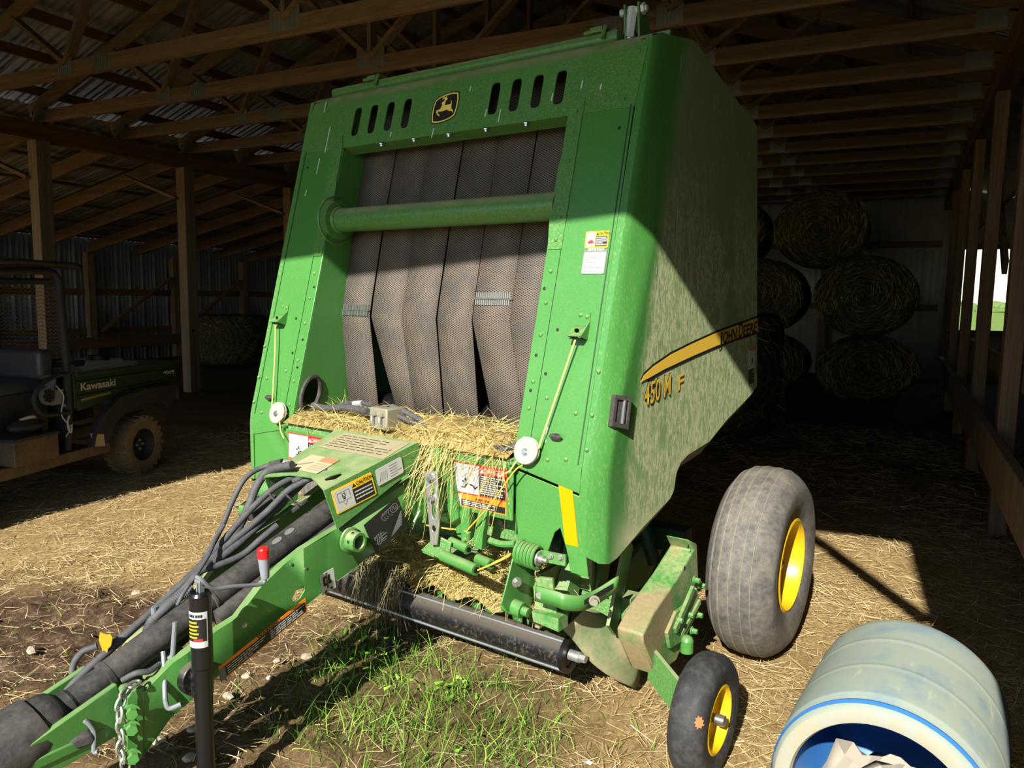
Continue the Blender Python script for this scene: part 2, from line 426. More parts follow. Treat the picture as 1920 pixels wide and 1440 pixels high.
tag(m.build('ceiling', M['roof'], solid=.003, fix=False), kind='structure')
m = MB(); corr(m, (XO, -.1, -.06), (0, 0, 2.58), (0, YB+.1, 0), (1, 0, 0), .3, .034)
tag(m.build('wall_left', M['siding'], solid=.003, fix=False), kind='structure')
m = MB(); corr(m, (XA, -.1, -.06), (0, 0, 2.96), (0, YB+.1, 0), (-1, 0, 0), .3, .024)
tag(m.build('wall_right', M['siding'], solid=.003, fix=False), kind='structure')
m = MB()
m.prism([(XO, YB+.02, 2.3), (XL, YB+.02, 2.3), (XL, YB+.02, 3.65), (XO, YB+.02, 2.5)], (0, .02, 0)); m.prism([(.5, YB+.02, 3.2), (XA, YB+.02, 2.7), (XA, YB+.02, 2.95), (.5, YB+.02, 3.62)], (0, .02, 0)); corr(m, (XO, YB, -.06), (0, 0, 2.46), (XL-XO, 0, 0), (0, -1, 0), .36, .02)
corr(m, (XL, YB, -.06), (0, 0, 3.51), (.9-XL, 0, 0), (0, -1, 0), .36, .02)
corr(m, (.9, YB, 2.44), (0, 0, .9), (1.25, 0, 0), (0, -1, 0), .36, .02)
corr(m, (.9, YB, -.06), (0, 0, 0.98), (1.25, 0, 0), (0, -1, 0), .36, .02)
corr(m, (2.15, YB, -.06), (0, 0, 3.06), (XA-2.15, 0, 0), (0, -1, 0), .36, .02)
m.prism([(-9.5, YB+.02, 3.4), (.9, YB+.02, 3.4), (.9, YB+.02, 3.66), (-4.3, YB+.02, 5.46), (-9.5, YB+.02, 3.66)], (0, .02, 0))
tag(m.build('wall_back', M['siding_back'], solid=.003, fix=False), kind='structure')
m = MB()
corr(m, (XL, -.03, -.06), (0, 0, 3.56), (OX0-XL, 0, 0), (0, -1, 0))
corr(m, (OX1+.14, -.03, -.06), (0, 0, 3.06), (XA-OX1-.14, 0, 0), (0, -1, 0))
m.prism([(-9.5, -.05, 3.42), (.9, -.05, 3.42), (.9, -.05, 3.66), (-4.3, -.05, 5.46), (-9.5, -.05, 3.66)], (0, .02, 0));
m.prism([(.6, -.05, 2.8), (XA, -.05, 2.7), (XA, -.05, 2.9), (.6, -.05, 3.6)], (0, .02, 0))
tag(m.build('wall_front', M['siding'], solid=.003, fix=False), kind='structure')
m = MB(); m.box(((OX0+OX1)/2, .05, HEAD+.12), (OX1-OX0+.3, .06, .24))
tag(m.build('entrance_header', M['wood_x'], bevel=.004), 'long timber header over the open front of the barn', 'beam')
for x, s in ((OX0-.07, 'left'), (OX1+.07, 'right')):
    m = MB(); m.box((x, .06, (HEAD-.01)/2), (.14, .13, HEAD-.01)); tag(m.build('entrance_post', M['wood_z'], bevel=.004), 'square timber post at the %s edge of the open front' % s, 'post')
m = MB(); m.beam((OX1-.02, .05, 2.5), (-.16, .05, HEAD-.01), .05, .1, (0, 1, 0)); tag(m.build('knee_brace', M['wood_x']), 'diagonal brace under the header of the open front, right corner', 'brace')
for (x0, y0, sz, nm) in (((.9+2.15)/2, 16.57, (1.35, .06, .1), 'sill'), ((.9+2.15)/2, 16.57, (1.35, .06, .1), 'head')):
    m = MB(); m.box((x0, y0, .9 if nm == 'sill' else 2.49), sz); tag(m.build('trim_1' if nm == 'sill' else 'trim_2', M['wood_x']), kind='structure')

# ---- trusses: one built, the others copied
tr = thing('roof_truss', 'timber roof truss nearest the camera, crossing the top left corner', 'roof truss', (0, 4.55, 0), 0, 'roof trusses of the main bay')
m = MB(); m.beam((XL-.08, 0, 3.45), (XR+.06, 0, 3.45), .045, .14); m.build('bottom_chord', M['wood_x'], tr, bevel=.003)
def tc(x): return roofz(x)+.05
for s in (-1, 1):
    x0 = -4.3+s*5.0
    m = MB(); m.beam((x0, 0, tc(x0)+.02), (-4.3, 0, tc(-4.3)+.02), .045, .14); m.build('top_chord', M['wood_x'], tr, bevel=.003)
X2 = -8.6-XL*0
for a, b in ((-6.97, -7.75), (-6.97, -6.35), (-4.3, -5.75), (-4.3, -2.85), (-1.63, -2.25), (-1.63, -.85)):
    m = MB(); z = tc(b)
    m.beam((a, .0, 3.5), (b, .0, z-.02), .04, .09, (0, 1, 0)); m.build('web', M['wood_x'], tr)
m = MB(); m.beam((-4.3, 0, 3.5), (-4.3, 0, tc(-4.3)-.02), .04, .09, (0, 1, 0)); m.build('web', M['wood_z'], tr)
def nailplate(x, z, wd, ht):
    m = MB()
    for s in (-1, 1):
        k = 7
        for i in range(k):
            m.box((x-wd/2+wd*(i+.5)/k, s*.025, z), (wd/k*.55, .004, ht))
        m.box((x, s*.024, z), (wd, .002, ht))
    m.build('nail_plate', M['plate'], tr)
for x, z, wd, ht in ((-6.97, 3.47, .2, .15), (-6.47, 3.45, .2, .14), (-4.3, 3.5, .3, .17), (-2.1, 3.45, .22, .14), (-1.63, 3.47, .2, .15), (.42, 3.47, .2, .14), (XL+.05, 3.49, .2, .15), (-4.3, tc(-4.3)-.05, .3, .15)):
    nailplate(x, z, wd, ht)
for k in range(1, 12):
    dup(tr, (0, 4.55+1.04*k, 0), None, 'timber roof truss, %s behind the one nearest the camera' % ORD[k-1])
# ---- purlins on the trusses
for s, side in ((-1, 'left'), (1, 'right')):
    for i in range(8):
        x = -4.3+s*(4.8-.62*i)
        m = MB(); m.beam((x, .1, roofz(x)+.21), (x, YB-.1, roofz(x)+.21), .045, .1)
        tag(m.build('roof_purlin', M['wood_y']), 'roof purlin under the metal sheets of the %s slope, %s up from the eave' % (side, ORD[i]), 'purlin', 'purlins under the main roof')
# ---- beams carrying the trusses
m = MB(); m.box((XL, YB/2, 3.275), (.16, YB-.1, .2)); tag(m.build('eave_beam', M['wood_y'], bevel=.004), 'long dark beam carrying the left ends of the trusses', 'beam')
m = MB(); m.box((XR+.05, YB/2, 3.275), (.14, YB-.1, .2)); tag(m.build('eave_beam', M['wood_y'], bevel=.004), 'long dark beam carrying the right ends of the trusses', 'beam')
PY = [5.58, 7.62, 9.7, 11.75, 13.8]
for i, y in enumerate(PY):
    m = MB(); m.box((XL, y, 1.59), (.17, .17, 3.18)); tag(m.build('wooden_post', M['wood_z'], bevel=.006), 'square wooden post under the left beam, %s from the front' % ORD[i], 'post', 'posts under the left beam')
    if i < 4:
        yy = y+.0; m = MB(); m.beam((XL-.05, yy-.1, 2.75), (XL-1.15, yy-.1, 3.12), .04, .09, (0, 1, 0))
        tag(m.build('knee_brace', M['wood_raf']), 'diagonal brace from the %s left post up to a rafter' % ORD[i], 'brace', 'knee braces of the left aisle')
for i, y in enumerate([3.5]+PY):
    m = MB(); m.box((XR+.05, y, 1.59), (.10, .15, 3.18)); tag(m.build('wooden_post', M['wood_dk'], bevel=.006), 'weathered square post of the right partition, %s from the front' % ORD[i], 'post', 'posts of the right partition')
# ---- right partition boards
def board(name, a, b, wd, ht, mat, label, cat='board', up=(0, 0, 1), grp=None):
    m = MB(); m.beam(a, b, wd, ht, up); return tag(m.build(name, mat, bevel=.003), label, cat, grp)
board('lower_rail', (.52, 2.6, .545), (.52, 12.6, .545), .05, .26, M['wood_dk'], 'wide plank rail along the right partition, knee high')
board('kick_board', (.69, 2.6, .16), (.69, 13, .16), .04, .26, M['wood_dk'], 'board along the foot of the right partition, outer side')
board('upper_girt', (.69, 4.2, 2.36), (.69, 11, 2.36), .045, .15, M['wood_dk'], 'upper girt nailed behind the right partition posts')
board('middle_girt', (.69, 4.2, .98), (.69, 13, .98), .045, .15, M['wood_dk'], 'middle girt nailed behind the right partition posts')
board('brace_board', (.74, 7.7, 1.75), (.74, 9.6, 3.1), .04, .14, M['wood_dk'], 'diagonal board between two right partition posts', 'brace')
board('cross_beam', (.5, 4.95, 2.66), (2.4, 4.95, 2.66), .2, .2, M['wood_dk'], 'thick grey beam end at the upper right edge, behind the nearest post', 'beam')
# ---- left lean-to: rafters, wall frame
for i in range(12):
    y = 4.55+1.04*i
    board('lean_to_rafter', (XL+.05, y+.07, 3.4), (XO+.05, y+.07, 2.3), .045, .19, M['wood_raf'], 'lean-to rafter sloping down to the left wall, %s from the front' % ORD[i], 'rafter', (0, 0, 1), 'rafters of the left aisle')
for i in range(6):
    x = XL-.45-.95*i; z = 3.4-1.1*(XL-x)/(XL-XO)+.13
    board('lean_to_purlin', (x, .2, z), (x, YB-.1, z), .09, .04, M['wood_y'], 'purlin over the left lean-to rafters, %s out from the beam' % ORD[i], 'purlin', (0, 0, 1), 'purlins of the left aisle')
LW = [5.8, 7.8, 9.75, 11.75, 13.75, 15.6]
for i, y in enumerate(LW):
    m = MB(); m.box((XO+.12, y, 1.1), (.15, .15, 2.2)); tag(m.build('wall_post', M['wood_z'], bevel=.005), 'wooden post against the left metal wall, %s from the front' % ORD[i], 'post', 'posts along the left wall')
for z, nm in ((.62, 'lower'), (1.42, 'upper')):
    board('wall_girt', (XO+.06, 4, z), (XO+.06, YB-.2, z), .045, .13, M['wood_y'], 'horizontal %s girt across the left metal wall' % nm, 'girt')
board('wall_plank', (XO+.22, 5, .4), (XO+.22, 12.6, .4), .04, .22, M['wood_y'], 'wide plank on the left wall posts near the ground', 'board')
for i, (y0, y1) in enumerate(((9.9, 11.6), (11.9, 13.6))):
    board('wall_brace', (XO+.2, y0, .62), (XO+.2, y1, 1.75), .04, .12, M['wood_y'], 'diagonal brace on the left wall, %s behind the utility vehicle' % ('first' if i == 0 else 'second'), 'brace', (1, 0, 0))
for i, x in enumerate((-3.1, -1.45)):
    m = MB(); m.box((x, YB-.12, 1.7), (.15, .15, 3.4)); tag(m.build('wall_post', M['wood_z'], bevel=.005), 'post on the back wall %s' % ('behind the left hay bales', 'above the gap between the top bales')[i], 'post')
for z in (1.35, 2.55):
    board('wall_girt', (XL, YB-.06, z), (XR, YB-.06, z), .045, .12, M['wood_x'], 'horizontal girt across the back wall, %s' % ('at shoulder height' if z < 2 else 'above the bales'), 'girt', (0, 0, 1))
# ================================================================ THE ROUND BALER
BL = thing('round_baler', 'large green round baler parked facing the camera in the barn entrance', 'baler', (-1.7397, 2.36, 0), R(-7.595))
def vf(w): return .2615*max(0, w-.88)
FU = Vector((0, .2615, 1)).normalized(); FN = Vector((0, -1, .2615)).normalized()     # up along / out of the front plane
def fp(u, w, off=0): return Vector((u, vf(w), w))+FN*off
def sheet(mb, poly, off=0, th=.004, holes=(), mi=0):
    return mb.prism([fp(u, w, off) for u, w in poly], FN*th, [[fp(u, w, off) for u, w in h] for h in holes], mi)
def rivets(pts, name='rivet', par=None, r=.0075, mat='green', ax=None):
    m = MB(); ax = ax or FN; name = 'rivet'
    for p in pts: m.lathe([(0, r), (r*.5, r*.85), (r*.8, 0.001)], p, ax, 8)
    return m.split(name, M[mat], par or BL, sharp=60)
def bolt(mb, p, ax, r=.012, h=.012, mi=0):
    mb.lathe([(0, r*1.5), (h*.25, r*1.5), (h*.25, r)], p, ax, 10, mi); mb.lathe([(h*.25, r), (h, r)], p, ax, 6, mi, True)
    return mb

# ---- decals
def text(s, hgt, O, Rv, Up, mat, par, name='lettering', width=None, off=.0, bold=.012):
    cu = bpy.data.curves.new('t', 'FONT'); cu.body = s; cu.size = 1; cu.offset = bold; cu.resolution_u = 3
    o = bpy.data.objects.new('t', cu); COL.objects.link(o); bpy.context.view_layer.update()
    me = bpy.data.meshes.new_from_object(o.evaluated_get(bpy.context.evaluated_depsgraph_get()))
    bpy.data.objects.remove(o, do_unlink=True)
    xs = [v.co.x for v in me.vertices]; ys = [v.co.y for v in me.vertices]
    x0, x1, y0, y1 = min(xs), max(xs), min(ys), max(ys); sy = hgt/(y1-y0); sx = sy if width is None else width/(x1-x0)
    Rv, Up, O = Vector(Rv), Vector(Up), Vector(O); N = Rv.cross(Up).normalized()
    for v in me.vertices: v.co = O+Rv*((v.co.x-x0)*sx)+Up*((v.co.y-y0)*sy)+N*off
    me.materials.append(M[mat] if isinstance(mat, str) else mat)
    r = bpy.data.objects.new(name, me); COL.objects.link(r); r.parent = par; return r
class Decal:
    # O bottom-left corner, Rv/Up unit axes, elements stacked in thin layers; all rects in metres on the decal
    def __init__(s, O, BR, TL, lift=.0012):
        s.O, BR, TL = Vector(O), Vector(BR), Vector(TL); s.R = (BR-s.O).normalized(); s.W = (BR-s.O).length
        s.N = s.R.cross((TL-s.O)).normalized(); s.U = s.N.cross(s.R); s.H = (TL-s.O).dot(s.U); s.sk = (TL-s.O).dot(s.R)/s.H
        s.lift = lift; s.k = 0; s.mb = MB(); s.mats = []
    def p(s, x, y, z=0): return s.O+s.R*(x*s.W+y*s.H*s.sk)+s.U*(y*s.H)+s.N*z
    def mi(s, m):
        if m not in s.mats: s.mats.append(m)
        return s.mats.index(m)
    def poly(s, pts, m, lvl=1):
        z = s.lift*.4*lvl
        s.mb.prism([s.p(x, y, 0) for x, y in pts], s.N*(s.lift*.6+z), mi=s.mi(m)); return s
    def rect(s, x0, y0, x1, y1, m, lvl=1, r=0):
        if not r: return s.poly([(x0, y0), (x1, y0), (x1, y1), (x0, y1)], m, lvl)
        ry = r*s.W/s.H; pts = []
        for cx, cy, a0 in ((x1-r, y0+ry, -90), (x1-r, y1-ry, 0), (x0+r, y1-ry, 90), (x0+r, y0+ry, 180)):
            pts += [(cx+r*math.cos(R(a0+t)), cy+ry*math.sin(R(a0+t))) for t in (0, 30, 60, 90)]
        return s.poly(pts, m, lvl)
    def lines(s, x0, y0, x1, y1, n, m, lvl=2, fill=.5):
        # rows of unreadable small print
        for i in range(n):
            y = y1-(y1-y0)*(i+.5)/n; h = (y1-y0)/n*fill/2; x = x0; e = x1-(x1-x0)*random.choice((0, .05, .2, .0, .35))
            while x < e:
                wd = (x1-x0)*random.uniform(.07, .2); s.rect(x, y-h, min(e, x+wd), y+h, m, lvl); x += wd+(x1-x0)*.025
        return s
    def tri(s, x, y, h, m, lvl=2):
        a = h*s.H/s.W; return s.poly([(x-a*.6, y), (x+a*.6, y), (x, y+h)], m, lvl)
    def ring(s, cx, cy, rx, ry, w, m, lvl=2, a0=0, a1=360):
        n = 14; o = [(cx+rx*math.cos(R(a0+(a1-a0)*i/n)), cy+ry*math.sin(R(a0+(a1-a0)*i/n))) for i in range(n+1)]
        for p, q in zip(o, o[1:]): s.poly([p, q, (cx+(q[0]-cx)*(1-w), cy+(q[1]-cy)*(1-w)), (cx+(p[0]-cx)*(1-w), cy+(p[1]-cy)*(1-w))], m, lvl)
        return s
    def done(s, name, par=None, label=None):
        o = s.mb.build(name, [M[m] for m in s.mats], par or BL, sharp=20); s.o = o
        if label: o['label'] = label
        return s
    def txt(s, t, x, y, hgt, m, lvl=3, width=None, bold=.012):
        return text(t, hgt*s.H, s.p(x, y, s.lift*(.6+.4*lvl)+.0003), s.R, s.U, m, s.o, 'lettering', None if width is None else width*s.W, 0, bold)

# ---- front hood with slots, emblem and folded lip
def slot(u, w, a=.0215, b=.063, n=5):
    pts = []
    for cu, cw, a0 in ((u+a*.4, w+b-a, 0), (u-a*.4, w+b-a, 90), (u-a*.4, w-b+a, 180), (u+a*.4, w-b+a, 270)):
        pts += [(cu+a*.6*math.cos(R(a0+t*22.5)), cw+a*math.sin(R(a0+t*22.5))) for t in range(n)]
    return pts
SU = [.23, .329, .428, .528]
m = MB()
holes = [slot(s*u, 2.203) for s in (-1, 1) for u in SU]
sheet(m, [(-.845, 2.09), (.845, 2.09), (.86, 2.30), (-.86, 2.30)], 0, .004, holes)
rows = []
for i in range(9):
    t = i/8*R(76); r_ = .085; c = fp(0, 2.30)-FN*r_
    d = FN*math.cos(t)+FU*math.sin(t)
    rows.append([(x*(1 if i < 8 else 1), c.y+d.y*r_, c.z+d.z*r_) for x in (-.86, -.3, .3, .86)])
e = rows[-1]; rows.append([(x, 1.15, 2.36) for x in (-.86, -.3, .3, .86)])
m.grid(rows)
m.add([fp(-.60, 2.09, 0), fp(.60, 2.09, 0), fp(.60, 2.085, -.06), fp(-.60, 2.085, -.06)], [(0, 1, 2, 3)])
hood = m.build('front_hood', M['green'], BL, sharp=25)
hood['label'] = 'slotted green top hood of the baler front'
m = MB()
for p in ((-0.344, 0.29, 2.059), (-0.157, 0.29, 2.058), (0.029, 0.29, 2.058), (0.215, 0.29, 2.057), (0.402, 0.29, 2.057)):
    m.lathe([(0, .014), (.004, .014), (.004, .009), (.012, .009)], (p[0], .312, 2.086), (0, 0, -1), 8, 0, True)
m.split('lip_bolt', M['steel'], BL)
rivets([fp(s*u, w, .004) for s in (-1, 1) for u, w in ((.62, 2.12), (.8, 2.12), (.8, 2.2), (.62, 2.22), (.83, 2.29))], 'hood_rivets')
# emblem: a shield with a leaping deer
E0 = (-0.079, 0.327, 2.131); E1 = (0.048, 0.327, 2.132); E2 = (-0.08, 0.357, 2.245)
D = Decal(fp(-.078, 2.142, .004), fp(.048, 2.142, .004), fp(-.078, 2.254, .004))
def shield(k):
    q = [(.03, .0), (.28, -.04), (.55, -.01), (.8, .06), (.97, .17), (1.02, .45), (1.02, .75), (.97, 1), (.72, 1.04), (.45, 1.01), (.2, .94), (.03, .83), (-.02, .55), (-.02, .25)]
    return [(.5+(x-.5)*k, .5+(y-.5)*k) for x, y in q]
D.poly(shield(1.05), 'dk', 1); D.poly(shield(.98), 'emblem_yellow', 2); D.poly(shield(.89), 'dk', 3)
deer = [(.15, .4), (.17, .44), (.3, .47), (.36, .6), (.36, .66), (.33, .68), (.34, .71), (.42, .76), (.44, .82), (.37, .85), (.33, .81), (.35, .87), (.31, .9), (.39, .88), (.41, .95), (.43, .89), (.47, .88), (.48, .98), (.51, .9), (.5, .83), (.55, .86), (.54, .8), (.49, .77), (.47, .62), (.5, .59), (.68, .6), (.72, .63), (.7, .76), (.75, .68), (.76, .6), (.77, .5), (.79, .42), (.85, .37), (.9, .24), (.86, .28), (.8, .34), (.7, .35), (.6, .41), (.42, .38), (.32, .38), (.24, .4), (.22, .34), (.33, .24), (.31, .2), (.2, .3)]
D.poly(deer, 'emblem_yellow', 4); D.done('emblem', BL, 'black and yellow shield emblem with a leaping deer')

# ---- front side panels, edge strips and reveals of the belt window
for s in (-1, 1):
    m = MB()
    sheet(m, [(s*.583, .862), (s*.848, .806), (s*.852, .88), (s*.842, 2.09), (s*.583, 2.09), (s*.583, .88)])
    m.prism([(s*.583, vf(w)+a, w) for w, a in ((.93, -.0), (2.085, .0))]+[(s*.583, vf(2.085)+.2, 2.085), (s*.583, vf(1.35)+.25, 1.35), (s*.583, .33, .93)], (s*.006, 0, 0),
            [circ((s*.583, .105, 1.0), .05, .075, (0, 1, 0), (0, .25, 1), 14)] if s < 0 else ())
    fpn = m.build('front_panel', M['green_clean'], BL, sharp=25, bevel=.003)
    fpn['label'] = 'upright green front panel on the %s of the belt window' % ('left' if s < 0 else 'right')
    m = MB(); ed = [(.590, 1.607), (.645, 1.607), (.645, 2.15), (.602, 2.15), (.585, 2.1), (.585, 1.95), (.578, 1.9), (.578, 1.7)]
    sheet(m, [(s*u, w) for u, w in ed], .004, .004); m.build('edge_strip', M['green'], BL)
    m = MB(); sheet(m, [(s*.640, .93), (s*.642, .93), (s*.644, 1.607), (s*.642, 1.607)], .0, .006); sheet(m, [(s*.835, .9), (s*.839, .9), (s*.833, 2.1), (s*.829, 2.1)], .0, .006)
    m.build('panel_seam', M['green_dark'], BL)
    rivets([fp(s*.615, w, .005) for w in (.96, 1.06, 1.15, 1.31, 1.42, 1.53)]+[fp(s*.618, w, .009) for w in (1.64, 1.72, 1.92, 2.02, 2.1)]+[fp(s*.86, w, .004) for w in (.95, 1.06, 1.2)]+[fp(s*u, w, .005) for u, w in ((.79, .91), (.72, .9), (.68, 1.1), (.8, 1.06))], 'panel_rivets')
    m = MB()
    for u, w in ((.61, 1.12), (.61, 1.24), (.6, 1.47), (.68, 1.33), (.66, 1.18), (.8, 2.02)): m.lathe([(0, .006), (.0015, .006), (.002, .0005)], fp(s*u, w, .0045), FN, 8)
    m.split('panel_hole', M['dk'], BL)
m = MB(); m.tube(circ((-.584, .105, 1.0), .052, .078, (0, 1, 0), (0, .25, 1), 18), .011, 8, closed=True)
m.build('grommet', M['black'], BL)

# ---- belts
TOPV, MIDV, BOTV = .45, .30, .335
be = [([(-0.578, 0.45, 2.081), (-0.387, 0.45, 2.124)], [(-0.583, 0.3, 1.339), (-0.409, 0.3, 1.353)], [(-0.584, 0.335, 0.934), (-0.394, 0.335, 0.944)]),
      ([(-0.384, 0.45, 2.123), (-0.198, 0.45, 2.122)], [(-0.399, 0.3, 1.353), (-0.216, 0.3, 1.347)], [(-0.286, 0.335, 0.943), (-0.137, 0.335, 0.933)]),
      ([(-0.192, 0.45, 2.122), (-0.004, 0.45, 2.117)], [(-0.216, 0.3, 1.347), (-0.024, 0.3, 1.347)], [(-0.175, 0.335, 0.93), (-0.014, 0.335, 0.888)]),
      ([(0.002, 0.45, 2.117), (0.178, 0.45, 2.104)], [(-0.016, 0.3, 1.348), (0.163, 0.3, 1.338)], [(-0.005, 0.335, 0.889), (0.174, 0.335, 0.909)]),
      ([(0.183, 0.45, 2.104), (0.361, 0.45, 2.098)], [(0.171, 0.3, 1.346), (0.351, 0.3, 1.362)], [(0.25, 0.335, 0.918), (0.406, 0.335, 0.935)]),
      ([(0.366, 0.45, 2.098), (0.508, 0.45, 2.09)], [(0.349, 0.3, 1.362), (0.486, 0.3, 1.366)], [(0.347, 0.335, 0.928), (0.492, 0.335, 0.944)])]
for i, (t, md, b) in enumerate(be):
    m = MB(); dz = (0, .004, .0, .003, .0, .004)[i]
    def row(ul, ur, v, w): return [Vector((ul+(ur-ul)*k/2, v+dz, w)) for k in range(3)]
    tl, tr_, ml, mr, bl, br = t[0][0], t[1][0], md[0][0], md[1][0], b[0][0], b[1][0]
    f = lambda a, b_, k: a+(b_-a)*k
    rows = [row(f(tl, ml, -.35), f(tr_, mr, -.35), .50, 2.34), row(tl, tr_, .45, 2.08), row(f(tl, ml, .5), f(tr_, mr, .5), .37, 1.72), row(f(tl, ml, .9), f(tr_, mr, .9), .312, 1.42), row(ml, mr, .3, 1.345), row(f(ml, bl, .12), f(mr, br, .12), .305, 1.29), row(f(ml, bl, .6), f(mr, br, .6), .322, 1.1), row(f(ml, bl, 1.25), f(mr, br, 1.25), .345, .85)]
    m.grid(rows); be_o = m.build('belt', M['belt'], BL, sharp=60, solid=.006, fix=False)
    be_o['label'] = 'textured black rubber belt of the baler, %s from the left' % ORD[i]
    if i in (0, 4):
        m = MB(); m2 = MB()
        w0 = 1.372 if i == 0 else 1.432; ul, ur = ml+.006, mr-.004; v0 = .292+(w0-1.345)*.2
        n = 17
        for k in range(n):
            u = ul+(ur-ul)*(k+.5)/n
            for s in (-1, 1): m.box((u, v0+s*.0035-.004, w0+s*.014), ((ur-ul)/n*.66, .006, .021))
        m.tube([(ul-.004, v0-.006, w0), (ur+.008, v0-.006, w0)], .003, 6)
        m.build('belt_splice', M['steel'], be_o)['label'] = 'row of bright steel belt clips'
m = MB(); m.cyl((-.6, .43, 1.345), (.6, .43, 1.345), .09, n=20); m.cyl((-.6, .43, .9), (.6, .43, .9), .09, n=20); m.split('belt_roller', M['black_paint'], BL)
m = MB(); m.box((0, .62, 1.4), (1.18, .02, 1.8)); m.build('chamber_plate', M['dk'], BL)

# ---- cross tube in the window
m = MB(); m.cyl((-.583, .27, 1.768), (.583, .27, 1.768), .052, n=28)
ct = m.build('cross_tube', M['green'], BL)
m = MB(); m.lathe([(0, .085), (.02, .085), (.022, .06), (.03, .055)], (-.583, .27, 1.768), (1, 0, 0), 28); m.tube([(-.553, .27+.0535*math.cos(a), 1.768+.0535*math.sin(a)) for a in [k*math.pi/12 for k in range(24)]], .004, 6, closed=True)
m.build('tube_flange', M['green'], ct)
m = MB(); m.tube(circ((-.5835, .27, 1.768), .105, .105, (0, 1, 0), (0, 0, 1), 28), .006, 6, closed=True); m.build('flange_ring', M['green'], ct)

# ---- side shields
Bp = [(0, .6), (.03, .575), (.07, .567), (.12, .573), (.3, .64), (.5, .70), (.53, .725), (.545, .79), (.58, .825), (.64, .845), (.84, .87), (1.0, .94), (1.24, 1.02), (1.30, 1.055)]
Tp = [(0, 2.335), (.03, 2.352), (.1, 2.358), (.22, 2.372), (.26, 2.37), (.45, 2.31), (.7, 2.24), (.88, 2.2), (.91, 2.185), (.93, 2.165), (.94, 2.14), (.945, 2.12), (.95, 2.1), (.955, 2.08)]
def ush(d, w):
    db = .05+.14*max(0, min(1, (w-1.05)/1.1)) if w > 1.0 else .05
    a = .012*(1-math.exp(-d/.012)); k = .045/max(.05, db)
    return .872+a+min(d, db)*k*.9+max(0, d-db)*.058
def along(P, n):
    P = [Vector((a, b, 0)) for a, b in P]; out = []
    for i in range(len(P)-1):
        for j in range(n): out.append(P[i].lerp(P[i+1], j/n))
    return out+[P[-1]]
for s in (-1, 1):
    m = MB(); bt, tp = along(Bp, 3), along(Tp, 3); NR = 34; rows = []
    for i in range(NR+1):
        r = []
        for b, t in zip(bt, tp):
            d, w = b.x+(t.x-b.x)*i/NR, b.y+(t.y-b.y)*i/NR
            r.append(Vector((s*ush(d, w), vf(w)+d, w)))
        rows.append(r)
    # returns: bottom, top, rear and the front flange
    lo = [Vector((p.x-s*(.012+.026*min(1, max(0, (p.y-.1)/.3))), p.y+.004, p.z-.055*min(1, max(0, (p.y-.05)/.3)))) for p in rows[0]]; hi = [Vector((p.x-s*.05, p.y, p.z-.004)) for p in rows[-1]]
    m.grid(rows+[hi]); m.grid([lo, rows[0]], 1); n = len(rows[0])
    m.grid([[r[-1] for r in rows], [r[-1]-Vector((s*.045, 0, 0)) for r in rows]])
    m.grid([[r[0] for r in rows], [Vector((s*.846, vf(r[0].z)-.002, r[0].z)) for r in rows]])
    so_ = m.build('side_shield', [M['green_side'] if s > 0 else M['green'], M['dust_shade_edge']], BL, sharp=28)
    so_['label'] = '%s side shield of the baler' % ('dusty right' if s > 0 else 'left')
    if s < 0: continue
    def SP(P, off=.002):
        # a point (v, w) seen on the right shield -> on its skin
        v, w = P; return Vector((ush(v-vf(w), w)+off, v, w))
    # yellow name stripe
    st = [(0.245, 1.159), (0.271, 1.181), (0.332, 1.205), (0.467, 1.241), (0.644, 1.273), (0.871, 1.309), (1.314, 1.363), (1.325, 1.301), (1.074, 1.278), (0.878, 1.257), (0.649, 1.226), (0.424, 1.192), (0.302, 1.168)]
    def strip(pts, off, mat, name, par, lab=None):
        m = MB(); q = [SP(p, off) for p in pts]; m.prism(q, (.0008, 0, 0)); o = m.build(name, mat, par)
        if lab: o['label'] = lab
        return o
    cx = sum(p[0] for p in st)/len(st); cz = sum(p[1] for p in st)/len(st)
    edge = strip([(p[0]+(.0), p[1]+(.009 if i < 7 else -.009)) for i, p in enumerate(st)], .002, M['dk'], 'stripe_edge', BL)
    sto = strip(st, .0032, M['stripe'], 'name_stripe', BL, 'yellow side stripe with black lettering')
    o_ = SP((0.89, 1.257), .006); r_ = SP((1.302, 1.299), .006); u_ = SP((0.884, 1.304), .006)
    RV = (r_-o_).normalized(); LL = (r_-o_).length
    text('J', .066, o_-Vector((0, 0, .014)), RV, (0, 0, 1), 'dk', sto, 'lettering', .08*LL, 0, .02)
    text('OHN', .05, o_+RV*.1*LL, RV, (0, 0, 1), 'dk', sto, 'lettering', .34*LL, 0, .02)
    text('D', .066, o_+RV*.5*LL, RV, (0, 0, 1), 'dk', sto, 'lettering', .11*LL, 0, .02)
    text('EERE', .05, o_+RV*.63*LL, RV, (0, 0, 1), 'dk', sto, 'lettering', .37*LL, 0, .02)
    q = []
    def onsh(px): return SP(px, .004)
    a, b = onsh((0.269, 1.069)), onsh((0.469, 1.093)); RV = (b-a).normalized()
    text('450 M', .085, a, RV, (0, 0, 1), 'dk', BL, 'model_number_shadow', (b-a).length, -.001, .016)
    text('450 M', .08, a+Vector((.0, .0, .002)), RV, (0, 0, 1), 'stripe', BL, 'model_number', (b-a).length*.99, .001, .008)['label'] = 'yellow number on the dusty side shield'
    a, b = onsh((0.53, 1.103)), onsh((0.581, 1.113)); text('F', .06, a, (b-a).normalized(), (0, 0, 1), 'stripe', BL, 'worn_letter', .045, 0, .02)['label'] = 'worn yellow letter'
    D = Decal(SP((1.23, 1.138), .003), SP((1.305, 1.14), .003), SP((1.222, 1.235), .003))
